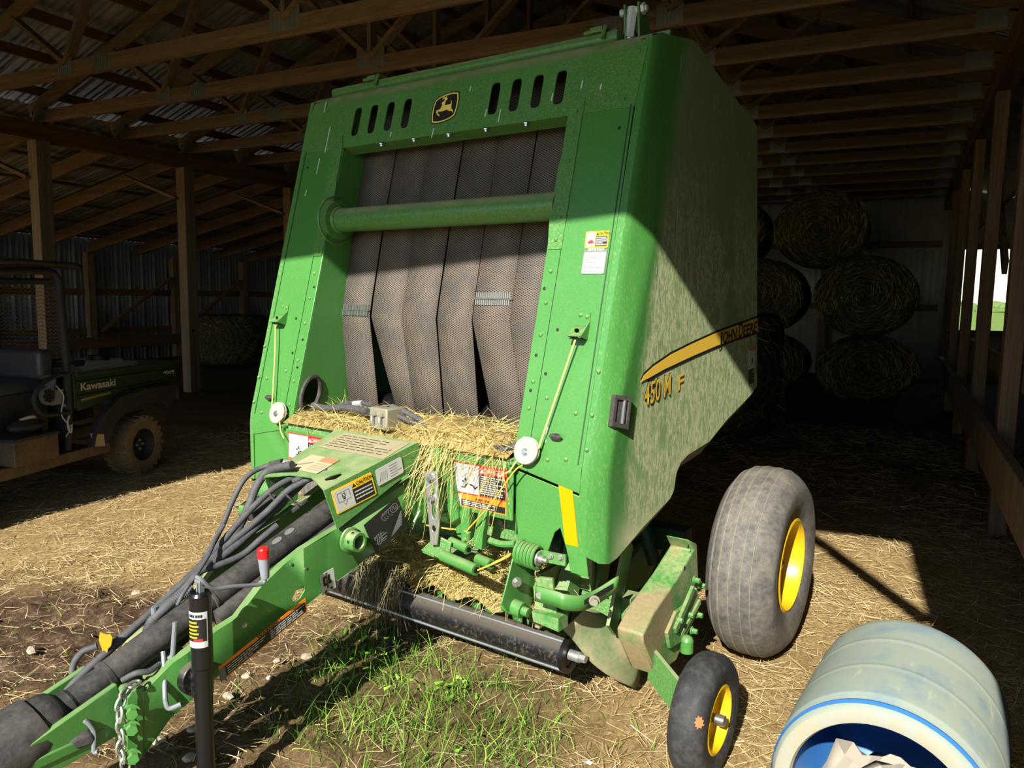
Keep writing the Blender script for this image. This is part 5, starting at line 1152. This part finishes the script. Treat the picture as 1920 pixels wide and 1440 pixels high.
# rear fender
ar = [(.50, .34), (.46, .46), (.36, .57), (.2, .66), (-.12, .695), (-.42, .685), (-.50, .66), (-.49, .55), (-.42, .48), (-.37, .52), (-.3, .545), (-.12, .56), (.1, .53), (.22, .45), (.29, .34), (.32, .30), (.48, .30)]
m = MB(); m.prism([(x, .02, z) for x, z in ar], (0, -.02, 0)); m.grid([[(x, .02, z) for x, z in ar[:8]], [(x, .055, z-.005) for x, z in ar[:8]]]); m.grid([[(x, .055, z-.005) for x, z in ar[:8]], [(x, .055, z-.04) for x, z in ar[:8]]]); m.build('rear_fender', M['uv_black'], UV, bevel=.004)
m = MB(); m.prism([(.49, .024, .43), (.36, .024, .40), (.35, .024, .31), (.47, .024, .33)], (0, .003, 0)); m.build('torn_sticker', M['offwhite'], UV)
# sill, floor, chassis
m = MB(); m.beam((.3, -.0, .295), (1.75, -.0, .295), .05, .075); m.beam((.3, -1.08, .295), (1.75, -1.08, .295), .05, .075); m.box((1.0, -.54, .30), (1.3, 1.04, .03)); m.beam((-.5, -.3, .4), (1.7, -.3, .33), .06, .08); m.beam((-.5, -.8, .4), (1.7, -.8, .33), .06, .08); m.box((-.12, -.54, .3), (.12, .8, .1))
m.split('chassis_rail', M['uv_mud'], UV, bevel=.004)
m = MB(); m.box((.62, -.54, .55), (.04, 1.0, .45)); m.box((.98, -.54, .56), (.5, .9, .42)); m.build('seat_base', M['uv_black'], UV, bevel=.01)
m = MB(); m.box((1.0, -.42, .8), (.5, .64, .11)); m.box((.78, -.42, .945), (.12, .78, .2)); st2 = m.build('seat', M['uv_seat'], UV, bevel=.035, seg=4)
m = MB()
for k in range(5): m.box((.715, -.1-.16*k, .80), (.02, .12, .12))
m.split('seat_back_panel', M['grey_paint'], UV)
# roll cage, canopy, rear screen
cg = thing('roll_cage', None, None); cg.parent = UV
del_ = None
m = MB()
for y in (-.02, -1.06):
    m.tube(spline([(.66, y, .33), (.635, y, .6), (.63, y, .93), (.655, y, 1.4), (.67, y, 1.52), (.74, y, 1.56), (.95, y, 1.56), (1.9, y, 1.5)], 5), .026, 12)
m.tube([(.66, -.02, 1.5), (.66, -1.06, 1.5)], .022, 10); m.tube([(.63, -.02, .93), (.63, -1.06, .93)], .02, 10); m.tube([(.64, -.54, .95), (.655, -.54, 1.5)], .014, 8)
bpy.data.objects.remove(cg, do_unlink=True)
cg = m.build('roll_cage', M['uv_black'], UV)
m = MB(); pts = []
for k in range(9):
    y = .04-1.16*k/8; z = 1.615+.02*math.sin(math.pi*k/8)
    pts.append([(.50, y, z-.005), (.56, y, z+.015), (1.0, y, z+.02), (1.9, y, z-.03)])
m.grid(pts); m.build('canopy', M['uv_black'], UV, solid=.03)
m = MB(); zz = [.98+.026*i for i in range(21)]
for i in range(20):
    pz = zz[i]
    for k in range(26):
        y0 = -.05-.038*k
        m.beam((.645, y0, pz), (.645, y0-.019, pz+.013), .002, .004, (1, 0, 0)); m.beam((.645, y0-.019, pz+.013), (.645, y0-.038, pz), .002, .004, (1, 0, 0))
        if i % 1 == 0: m.beam((.645, y0-.019, pz+.013), (.645, y0-.019, pz+.026), .002, .004, (1, 0, 0)) if False else None
m.build('mesh_screen', flat('screen_wire', srgb(96, 88, 76), .6), UV, fix=False)
m = MB(); m.tube(spline([(.645, .0, .87), (.74, .005, .87), (.87, .01, .83), (.94, .01, .77), (.95, .01, .70), (.9, .01, .63), (.8, .0, .61), (.66, .0, .61)], 5), .016, 10); m.build('hip_guard', M['uv_black'], UV)
m = MB(); m.cyl((.82, -.02, .74), (.82, .0, .74), .06, n=16); m.box((.74, -.03, .72), (.1, .06, .1)); m.cyl((.70, .0, .66), (.70, .015, .66), .012, n=10)
eg = m.build('fuel_cap', M['grey_paint'], UV)
m = MB()
for k in range(7): m.beam((.82, .004, .74), (.82+.045*math.cos(k*.9), .004, .74+.045*math.sin(k*.9)), .02, .012, (0, 1, 0))
m.build('knob', M['dk'], eg)
m = MB(); m.tube(spline([(.75, .0, .8), (.7, .01, .72), (.73, .01, .6), (.66, .01, .5), (.70, .01, .44)], 4), .004, 6); m.tube(spline([(.66, .01, .58), (.69, .02, .54), (.68, .02, .48), (.66, .02, .47), (.655, .02, .52)], 4), .006, 6); m.split('loose_wire', M['white'], UV)
# loads
def vthing(name, label, cat, x, y, z, rz=0):
    c, s = math.cos(VA), math.sin(VA)
    return thing(name, label, cat, (-5.27+x*c-y*s, 3.83+x*s+y*c, z), VA+rz)
sp_ = vthing('spot_sprayer', 'white tank with black cap lying in the cargo bed of the utility vehicle', 'sprayer tank', -.02, -.38, .692)
m = MB(); m.box((0, 0, .1), (.6, .42, .18)); m.box((0, 0, .19), (.42, .3, .05)); m.build('tank', M['cream'], sp_, bevel=.05, seg=4); m = MB(); m.cyl((-.02, .06, .2), (-.02, .06, .25), .08, n=20); m.build('cap', M['dk'], sp_); m = MB(); m.box((.24, .1, .205), (.09, .06, .05)); m.build('pump', M['black'], sp_, bevel=.01)
tb = vthing('tool_crate', 'black and yellow tool box standing in the cargo bed behind the seat', 'tool box', .33, -.82, .692)
m = MB(); m.box((0, 0, .12), (.42, .4, .24)); m.build('body', M['uv_black'], tb, bevel=.012); m = MB(); m.box((0, 0, .255), (.44, .42, .03)); m.box((-.19, .2, .2), (.05, .02, .1)); m.build('lid', M['yel_tag'], tb, bevel=.008)
bt = vthing('plastic_bucket', 'pale plastic jug behind the seat of the utility vehicle', 'jug', .46, -.14, .692)
m = MB(); m.lathe([(0, .001), (0, .075), (.14, .08), (.19, .05), (.2, .03), (.22, .03), (.22, .001)], (0, 0, 0), (0, 0, 1), 20); m.build('jug_body', M['offwhite'], bt)
cr = vthing('storage_box', 'dusty black box on the floor of the utility vehicle', 'box', 1.02, -.02, .338)
m = MB(); m.box((0, 0, .08), (.36, .2, .16)); m.build('body', M['uv_mud'], cr, bevel=.008); m = MB(); m.box((0, 0, .165), (.37, .21, .02)); m.build('lid', M['uv_black'], cr, bevel=.004)
cr2 = vthing('tool_bag', 'black bag lying on top of the box in the utility vehicle', 'bag', .98, -.03, .515)
m = MB(); m.ball((0, 0, .045), .1, 14, 0, (1.35, .8, .5)); m.build('bag_body', M['uv_black'], cr2); m = MB(); m.tube(spline([(-.07, 0, .08), (-.02, .03, .105), (.05, .0, .09)], 4), .012, 6); m.build('handle', M['offwhite'], cr2)

# ================================================================ BLUE DRUM AND ITS CONTENTS
def drum_mat():
    t = MT('faded_blue_drum', .55)
    x = t.xyz(); n = t.noise(5, 5, .6); n2 = t.noise(30, 4, .65, (1, .25, 1)); n3 = t.noise(2.2, 3)
    f = t.ramp(t.math('ADD', n, t.math('MULTIPLY', n2, .25)), [(.38, 0), (.62, 1)])
    c = t.mix(f, srgb(112, 136, 150), srgb(146, 156, 142)); bl = t.ramp(n3, [(.60, 0), (.68, 1)])
    c = t.mix(t.math('MULTIPLY', bl, .8), c, srgb(62, 108, 164)); c = t.mix(t.ramp(n2, [(.62, 0), (.72, .5)]), c, srgb(190, 182, 150))
    t.col(c); return t.m
M['drum'] = drum_mat(); M['drum_blue'] = MT('clean_blue_plastic', .4).col(srgb(54, 112, 178)).m; M['drum_lip'] = rubber('cut_plastic_lip', (150, 142, 112), (120, 150, 170), .6)
M['paper'] = MT('weathered_paper', .85).col(srgb(150, 142, 126)).m
dr = thing('plastic_drum', 'faded blue plastic drum lying on its side with its end cut open', 'drum', (.021, 1.871, 0), -.116)
Rd, Ld = .256, .607
m = MB(); ct_ = (0, 0, Rd)
m.lathe([(.0, Rd*.93), (.012, Rd*.965), (.03, Rd*.975), (.035, Rd*.955), (.05, Rd*.96), (.062, Rd*.985), (.07, Rd*.99), (.2, Rd), (.214, Rd), (.219, Rd*1.004), (.225, Rd*1.004), (.23, Rd), (.244, Rd), (.38, Rd*1.0), (.396, Rd), (.401, Rd*1.004), (.407, Rd*1.004), (.412, Rd), (.43, Rd), (.54, Rd*.997), (.57, Rd*.99), (Ld-.02, Rd*.965), (Ld, Rd*.90), (Ld, .001)], ct_, (0, 1, 0), 72)
m.build('shell', M['drum'], dr, sharp=40)
m = MB(); m.lathe([(.004, Rd*.92), (.05, Rd*.95), (Ld-.03, Rd*.95), (Ld-.012, Rd*.85), (Ld-.012, .001)], ct_, (0, 1, 0), 56); m.build('inner_wall', M['drum_blue'], dr)
m = MB(); m.lathe([(.002, Rd*.935), (-.002, Rd*.90), (0, Rd*.80), (.012, Rd*.78), (.016, Rd*.93)], ct_, (0, 1, 0), 72); m.build('cut_lip', M['drum_lip'], dr)
m = MB(); m.lathe([(.012, Rd*.968), (.022, Rd*.985), (.03, Rd*.98)], ct_, (0, 1, 0), 72); m.build('rim_ring', M['drum_blue'], dr)
def drumpt(x, y, z):
    c, s = math.cos(-.116), math.sin(-.116); return (.021+x*c-y*s, 1.871+x*s+y*c, z)
for i, (x, y, z, sz, lab) in enumerate(((.03, .13, .115, .15, 'crumpled white feed sack inside the blue drum, nearest its mouth'), (.05, .27, .12, .12, 'crumpled white feed sack deeper inside the blue drum'), (-.04, .37, .09, .13, 'torn pale paper sack at the back of the blue drum'))):
    m = MB(); n = 8; rows = []
    for a in range(n):
        r = []
        for b in range(n):
            px_, py_ = (a/(n-1)-.5)*2*sz, (b/(n-1)-.5)*2*sz
            r.append((px_, py_*.8, random.uniform(0, .05)*(1-.6*(px_*px_+py_*py_)/(sz*sz*2))+.09*max(0, 1-abs(px_+py_*.4)/sz*1.5)*random.uniform(.6, 1)))
        rows.append(r)
    m.grid(rows); o = m.build('feed_sack', M['paper'], None, sharp=8, loc=drumpt(x, y, z)); o.rotation_euler = (0, 0, .5*i); md = o.modifiers.new('s', 'SOLIDIFY'); md.thickness = .002
    tag(o, lab, 'paper sack', 'sacks in the drum')
m = MB(); m.tube([(.0, .0, 0), (.03, .05, .16)], .008, 6); tag(m.build('stick', M['wood_z'], None, loc=drumpt(.02, .18, .08)), 'thin stick poking out of the sacks in the blue drum', 'stick')
m = MB(); m.tube(spline([(-.04, 0, .0), (.02, -.05, .06), (.1, -.02, .09), (.14, .06, .05), (.08, .1, .0)], 6), .0012, 5); tag(m.build('loose_wire', M['rope_dark'], None, loc=drumpt(.0, .1, .12)), 'thin loose wire curling over the sacks in the blue drum', 'wire')

# ================================================================ HAY BALES
def bale_mat():
    t = MT('bale_hay', .9, 0, .1)
    n = t.noise(26, 6, .7, (1, 1, 1), 1.5); r = t.wave(5, (1, 1, 1), (0, 0, 0), 4, 3, 'RINGS', 'Y', 2)
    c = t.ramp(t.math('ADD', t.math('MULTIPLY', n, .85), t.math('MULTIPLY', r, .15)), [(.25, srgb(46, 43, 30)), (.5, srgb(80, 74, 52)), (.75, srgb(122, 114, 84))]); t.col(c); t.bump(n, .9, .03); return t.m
M['bale'] = bale_mat()
def bale(label, loc, rad, ln, rz=0, lying=True, squash=.9):
    m = MB(); prof = []
    for i in range(15):
        t = i/14; prof.append((ln*(t-.5), rad*(1-.12*abs(2*t-1)**6)))
    prof = [(-ln*.51, rad*f) for f in (.01, .3, .6, .82)]+prof+[(ln*.51, rad*f) for f in (.82, .6, .3, .01)]
    m.lathe(prof, (0, 0, 0), (0, 1, 0) if lying else (0, 0, 1), 64)
    rr = random.Random(label); m.v = [(x*(1+rr.uniform(-.018, .018)), y+rr.uniform(-.02, .02), z*(1+rr.uniform(-.02, .02))) for x, y, z in m.v]
    if lying: m.v = [(x, y, max(z*squash, -rad*squash*.97)) for x, y, z in m.v]; h = rad*squash*.97
    else: h = ln*.51+.02
    o = m.build('hay_bale', M['bale'], None, sharp=80); o.location = (loc[0], loc[1], loc[2]+h); o.rotation_euler = (0, 0, rz)
    fr = random.Random(label+'f'); n = 900; P = []; Dn = []
    for _ in range(n):
        a = fr.uniform(0, 6.283); q = rad*math.sqrt(fr.random())*.98
        if lying: P.append((q*math.cos(a), -ln*.515, max(q*math.sin(a)*squash, -h))); Dn.append((-math.sin(a)+fr.gauss(0, .3), -.25+fr.gauss(0, .2), math.cos(a)+fr.gauss(0, .3)))
        else: z = fr.uniform(-.5, .5)*ln; P.append((rad*math.cos(a), rad*math.sin(a), z)); Dn.append((-math.sin(a)*.6+math.cos(a)*.3, math.cos(a)*.6+math.sin(a)*.3, fr.gauss(-.3, .5)))
    P, Dn = np.array(P), np.array(Dn); s_ = ribbons('loose_stems', P, Dn, rng.uniform(.06, .2, n), np.full(n, .006), rng.normal(0, .02, (n, 3)), M['hay'], o); s_['kind'] = 'stuff'
    return tag(o, label, 'hay bale', 'round hay bales')
bale('round hay bale in the middle row at the right, its spiral face toward the camera', (-.5, 12.2, .96), .68, 1.2, 0, True, .85)
bale('round hay bale in the middle row, left of the bright spiral one', (-1.95, 12.3, .96), .66, 1.2, 0, True, .85)
bale('round hay bale in the dark bottom row under the spiral one', (-.45, 12.9, 0), .72, 1.3, 0, True, .66)
bale('round hay bale in the dark bottom row, left of its neighbour', (-2.0, 13.0, 0), .70, 1.3, 0, True, .66)
bale('round hay bale on top of the stack against the back wall, right one', (-1.25, 13.3, 1.98), .70, 1.2, 0, True, .86)
bale('round hay bale on top of the stack, just behind the right edge of the baler', (-2.75, 13.4, 1.98), .70, 1.2, 0, True, .86)
bale('loose round hay bale standing upright beside the rear of the baler', (-1.75, 8.6, 0), .62, 1.25, 0, False)
bale('round hay bale standing by the left metal wall behind the post', (-12.3, 11.2, 0), .78, .95, 0, False)

# ================================================================ GROUND
GX = np.concatenate([np.linspace(-40, -15.2, 14), np.linspace(-15, -6.6, 43), np.linspace(-6.5, 1.9, 211), np.linspace(2.0, 4, 11), np.linspace(5, 40, 14)])
GY = np.concatenate([np.linspace(-40, -1.6, 20), np.linspace(-1.5, 6.9, 211), np.linspace(7, 17, 51), np.linspace(18, 60, 20), np.linspace(70, 260, 10)])
X_, Y_ = np.meshgrid(GX, GY)
def vnoise(x, y, s, seed):
    g = np.random.default_rng(seed).random((256, 256)); xs, ys = x*s+91.7, y*s+57.3; i, j = np.floor(xs).astype(int), np.floor(ys).astype(int); fx, fy = xs-i, ys-j
    fx, fy = fx*fx*(3-2*fx), fy*fy*(3-2*fy); a = lambda p, q: g[p % 256, q % 256]
    return (a(i, j)*(1-fx)+a(i+1, j)*fx)*(1-fy)+(a(i, j+1)*(1-fx)+a(i+1, j+1)*fx)*fy
def ell(x, y, cx, cy, ax, ay, rot=0):
    c, s = math.cos(rot), math.sin(rot); dx, dy = x-cx, y-cy; return np.sqrt(((dx*c+dy*s)/ax)**2+((-dx*s+dy*c)/ay)**2)
def sm(t, a, b): t = np.clip((t-a)/(b-a), 0, 1); return t*t*(3-2*t)
def mudmask(x, y):
    n = vnoise(x, y, 2.2, 3)*.5+vnoise(x, y, 7, 4)*.3
    a = 1-sm(ell(x, y, MUD[0], MUD[1], 1.1, .75, .2)+n*.6, .75, 1.35)
    b = 1-sm(ell(x, y, SOIL[0], SOIL[1], 1.15, .8, .3)+n*.5, .8, 1.4)
    return np.clip(np.maximum(a, b*.75), 0, 1)
MUD = (-3.152, 1.801, 0); SOIL = (-1.862, 1.968, 0); GR = (-1.396, 2.101, 0); GR2 = (-1.862, 2.404, 0)
def grassmask(x, y):
    n = vnoise(x, y, 2.6, 8)*.6+vnoise(x, y, 8, 9)*.3
    a = 1-sm(ell(x, y, GR[0], GR[1], .72, .46, -.2)+n*.7, .75, 1.5)
    b = 1-sm(ell(x, y, GR2[0], GR2[1], .35, .22, 0)+n*.6, .7, 1.4)
    return np.clip(np.maximum(a, b), 0, 1)
near = np.clip(1-np.abs(X_+2.3)/4.5, 0, 1)*np.clip(1-np.abs(Y_-2.7)/4.4, 0, 1); near = np.clip(near*4, 0, 1)
mud = mudmask(X_, Y_)
Z_ = near*((vnoise(X_, Y_, 1.3, 1)-.5)*.02+(vnoise(X_, Y_, 9, 2)-.5)*.012+(mud*(vnoise(X_, Y_, 11, 5)*.5+vnoise(X_, Y_, 24, 6)*.5-.5)*.09))-.012
out = sm(Y_, 18, 40); Z_ = Z_+out*(.9*vnoise(X_, Y_, .03, 7)-.2)
me = bpy.data.meshes.new('floor'); ny, nx = X_.shape
vs = np.stack([X_, Y_, Z_], -1).reshape(-1, 3); idx = np.arange(nx*ny).reshape(ny, nx)
fc = np.stack([idx[:-1, :-1], idx[:-1, 1:], idx[1:, 1:], idx[1:, :-1]], -1).reshape(-1, 4)
me.from_pydata(vs.tolist(), [], fc.tolist()); me.update(); me.polygons.foreach_set('use_smooth', [True]*len(me.polygons))
at = me.color_attributes.new('kinds', 'FLOAT_COLOR', 'POINT')
gm = grassmask(X_, Y_); outside = np.clip(sm(Y_, 17, 18)+sm(-Y_, 1.5, 6)*.8+sm(X_, 4, 6)+sm(-X_, 15.5, 17), 0, 1)
at.data.foreach_set('color', np.stack([mud, gm, outside, np.ones_like(mud)], -1).reshape(-1).astype(np.float32))
def floor_mat():
    t = MT('ground', .9, 0, .1)
    a = t.n.new('ShaderNodeVertexColor'); a.layer_name = 'kinds'; s = t.n.new('ShaderNodeSeparateColor'); t.link(a.outputs[0], s.inputs[0])
    n = t.noise(38, 6, .75, (1, .6, 1), 1.5); n1 = t.noise(3, 4); n2 = t.noise(90, 4, .7); n4 = t.noise(14, 4, .6)
    straw = t.ramp(n, [(.3, srgb(104, 78, 44)), (.5, srgb(160, 134, 90)), (.7, srgb(196, 172, 124))])
    straw = t.mix(t.ramp(n1, [(.4, 0), (.7, .5)]), straw, srgb(120, 96, 60))
    soil = t.ramp(t.math('ADD', t.math('MULTIPLY', n2, .5), t.math('MULTIPLY', n4, .5)), [(.35, srgb(52, 40, 32)), (.5, srgb(84, 66, 50)), (.65, srgb(130, 108, 84))])
    gr = t.ramp(n2, [(.35, srgb(56, 62, 26)), (.65, srgb(110, 112, 56))])
    field = t.ramp(n1, [(.3, srgb(96, 120, 48)), (.7, srgb(128, 146, 72))])
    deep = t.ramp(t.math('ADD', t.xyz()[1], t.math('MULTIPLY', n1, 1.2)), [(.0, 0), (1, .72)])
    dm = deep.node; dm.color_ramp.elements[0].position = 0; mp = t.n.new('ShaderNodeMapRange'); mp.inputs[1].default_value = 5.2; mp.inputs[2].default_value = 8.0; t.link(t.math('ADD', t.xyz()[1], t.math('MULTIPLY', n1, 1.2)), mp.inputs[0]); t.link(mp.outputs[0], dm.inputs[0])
    straw = t.mix(deep, straw, srgb(66, 56, 44))  # dark dirt colour toward the back, also there to darken the shaded interior
    c = t.mix(s.outputs[0], straw, soil); c = t.mix(t.math('MULTIPLY', s.outputs[1], .3), c, gr); lane = t.ramp(n, [(.3, srgb(88, 92, 84)), (.7, srgb(122, 124, 114))])
    c = t.mix(s.outputs[2], c, t.mix(t.ramp(t.xyz()[1], [(.0, 0), (.5, 1)]), lane, field))
    t.col(c); t.bump(n, .8, .012); return t.m
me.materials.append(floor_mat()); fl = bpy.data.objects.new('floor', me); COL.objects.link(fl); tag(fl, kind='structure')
def gz(x, y):
    nr = np.clip(np.clip(1-np.abs(x+2.3)/4.5, 0, 1)*np.clip(1-np.abs(y-2.7)/4.4, 0, 1)*4, 0, 1)
    return nr*((vnoise(x, y, 1.3, 1)-.5)*.02+(vnoise(x, y, 9, 2)-.5)*.012+(mudmask(x, y)*(vnoise(x, y, 11, 5)*.5+vnoise(x, y, 24, 6)*.5-.5)*.09))-.012
# straw litter
def scatter(n, x0, x1, y0, y1, keep):
    x = rng.uniform(x0, x1, n); y = rng.uniform(y0, y1, n); k = rng.random(n) < keep(x, y); return x[k], y[k]
for (n, bx_, ln, w_) in ((95000, (-6.4, 1.6, .75, 5.4), (.025, .13), .0026), (16000, (-6.5, 2, 5.2, 9.5), (.06, .22), .006)):
    x, y = scatter(n, *bx_, lambda x, y: np.clip((1-.6*mudmask(x, y))*(1-.25*grassmask(x, y))*(.35+.65*sm(vnoise(x, y, 3, 12), .25, .6)), 0, 1))
    k = len(x); an = rng.uniform(0, 6.283, k)
    P = np.stack([x, y, gz(x, y)+.004+.012*rng.random(k)], 1); Dd = np.stack([np.cos(an), np.sin(an)*.8, rng.normal(.02, .10, k)], 1)
    o = ribbons('straw_litter', P, Dd, rng.uniform(*ln, k), rng.uniform(.6, 1.3, k)*w_, rng.normal(0, .012, (k, 3))*[1, 1, .5], M['straw'])
    tag(o, 'loose golden straw strewn over the floor near the machine' if n > 40000 else 'loose straw strewn over the shaded floor deeper in the barn', 'straw', kind='stuff')
x, y = scatter(21000, -3.6, .4, .7, 2.6, lambda x, y: grassmask(x, y)**1.3*(.25+.75*sm(vnoise(x, y, 7, 33), .3, .6)))
k = len(x); P = np.stack([x, y, gz(x, y)], 1); Dd = np.stack([rng.normal(0, .4, k), rng.normal(0, .4, k), np.ones(k)], 1)
tag(ribbons('grass', P, Dd, rng.uniform(.03, .13, k)*rng.choice([.7, 1, 1.3], k), rng.uniform(.0025, .005, k), rng.normal(0, .045, (k, 3))*[1, 1, .2]-[0, 0, .012], M['grass'], None, .1, 4), 'green grass growing in front of the pickup', 'grass', kind='stuff')
x, y = scatter(900, -3.6, .8, .7, 2.4, lambda x, y: np.full_like(x, .3))
k = len(x); P = np.stack([x, y, gz(x, y)], 1); Dd = np.stack([rng.normal(0, .5, k), rng.normal(0, .5, k), np.ones(k)], 1)
tag(ribbons('grass_tufts', P, Dd, rng.uniform(.03, .09, k), rng.uniform(.0025, .004, k), rng.normal(0, .03, (k, 3)), M['grass'], None, .1, 4), 'sparse single grass blades in the bare soil', 'grass', kind='stuff')
x, y = scatter(1500, -3.2, 0, .8, 2.4, lambda x, y: grassmask(x, y)*sm(vnoise(x, y, 4, 44), .5, .75))
k = len(x); P = np.stack([x, y, gz(x, y)+.02+.05*rng.random(k)], 1); Dd = np.stack([rng.normal(0, 1, k), rng.normal(0, 1, k), rng.uniform(0, .6, k)], 1)
tag(ribbons('clover', P, Dd, rng.uniform(.015, .03, k), rng.uniform(.012, .02, k), rng.normal(0, .004, (k, 3)), M['leafy'], None, .35, 2), 'low leafy clover among the grass', 'clover', kind='stuff')
# stones
def rock(name, label, loc, sz, seed, col='rock'):
    rr = random.Random(seed); m = MB(); m.ball((0, 0, 0), 1, 9, 0, (sz*rr.uniform(.9, 1.3), sz*rr.uniform(.7, 1), sz*rr.uniform(.5, .75)))
    m.v = [(x*rr.uniform(.82, 1.15), y*rr.uniform(.82, 1.15), z*rr.uniform(.85, 1.1)) for x, y, z in m.v]
    o = m.build(name, M[col], None, sharp=28, loc=(loc[0], loc[1], float(gz(np.array([loc[0]]), np.array([loc[1]]))[0])+sz*.3)); o.rotation_euler = (0, 0, rr.uniform(0, 6)); return tag(o, label, 'stone', 'stones on the ground')
t = MT('rock', .85); n_ = t.noise(14, 5); t.col(t.mix(t.ramp(n_, [(.35, 0), (.65, 1)]), srgb(150, 134, 112), srgb(196, 184, 162))); M['rock'] = t.m
for i, (p, sz, lab) in enumerate((((-2.052, 1.534, 0), .022, 'pale stone between the hitch block and the jack'), ((-2.01, 1.626, 0), .018, 'pale stone just left of the jack tube'), ((-1.89, 1.515, 0), .02, 'stone at the left foot of the jack'), ((-2.137, 1.982, 0), .02, 'pale stone right of the jack below the warning strip'), ((-2.04, 2.003, 0), .016, 'upright pale stone right of the warning strip'), ((-2.078, 1.841, 0), .02, 'brown stone beside the jack, low in the frame'), ((-2.062, 2.228, 0), .022, 'flat stone under the middle of the tongue'), ((-2.106, 2.111, 0), .018, 'flat tan stone below the warning strip'), ((-3.235, 2.325, 0), .025, 'stone on the straw left of the hoses'), ((-3.05, 1.718, 0), .03, 'dark clod of earth at the left edge'))):
    rock('stone', lab, p, sz, i)
# leaf and scrap
p = (-0.787, 2.078, 0); m = MB(); m.prism([(a, b, .004+.01*random.random()) for a, b in ((-.02, 0), (-.01, .012), (.005, .006), (.02, .01), (.016, -.006), (0, -.008))], (0, 0, .001)); tag(m.build('paper_scrap', M['white'], None, loc=(p[0], p[1], float(gz(np.array([p[0]]), np.array([p[1]]))[0])+.004)), 'white paper scrap on the ground left of the gauge wheel', 'scrap')
# dry leaf stuck on the small tyre (baler axes -> world)
def bw(u, v, w_): c, s = math.cos(R(-7.595)), math.sin(R(-7.595)); return Vector((-1.7397+u*c-v*s, 2.36+u*s+v*c, w_))
lc = Vector((1.331, -.147, .257)); ln_ = Vector((.12, lc.y-.018, lc.z-.187)).normalized(); lx = Vector((1, 0, 0)); lx = (lx-ln_*lx.dot(ln_)).normalized(); ly = ln_.cross(lx)
m = MB(); pts_ = [(-.002, -.021), (.003, -.013), (.010, -.015), (.010, -.008), (.017, -.004), (.011, .0), (.013, .008), (.007, .009), (.006, .017), (.0, .013), (-.006, .018), (-.006, .011), (-.013, .009), (-.009, .003), (-.014, -.004), (-.008, -.007), (-.009, -.014), (-.003, -.013)]
m.prism([bw(*(lc+lx*a+ly*b+ln_*.004)) for a, b in pts_], (bw(*(lc+ln_*.0012))-bw(*lc)))
tag(m.build('dry_leaf', flat('dry_leaf', srgb(146, 104, 60), .8)), 'small tan dry leaf stuck on the tread of the small front tyre', 'leaf')
# hedge beyond the gap in the back wall
m = MB(); rr = random.Random(5)
for i in range(26): m.ball((rr.uniform(-9, 9), rr.uniform(-2, 2), rr.uniform(.3, 1.0)), rr.uniform(.7, 1.3), 10, 0, (1.4, 1, .8))
t = MT('hedge_leaves', .8); n_ = t.noise(3, 5, .7); t.col(t.ramp(n_, [(.35, srgb(64, 90, 36)), (.65, srgb(108, 128, 62))])); o = m.build('hedge', t.m, None, loc=(9, 95, .25)); tag(o, 'low green bushes in the sunny field beyond the back gap', 'bushes')
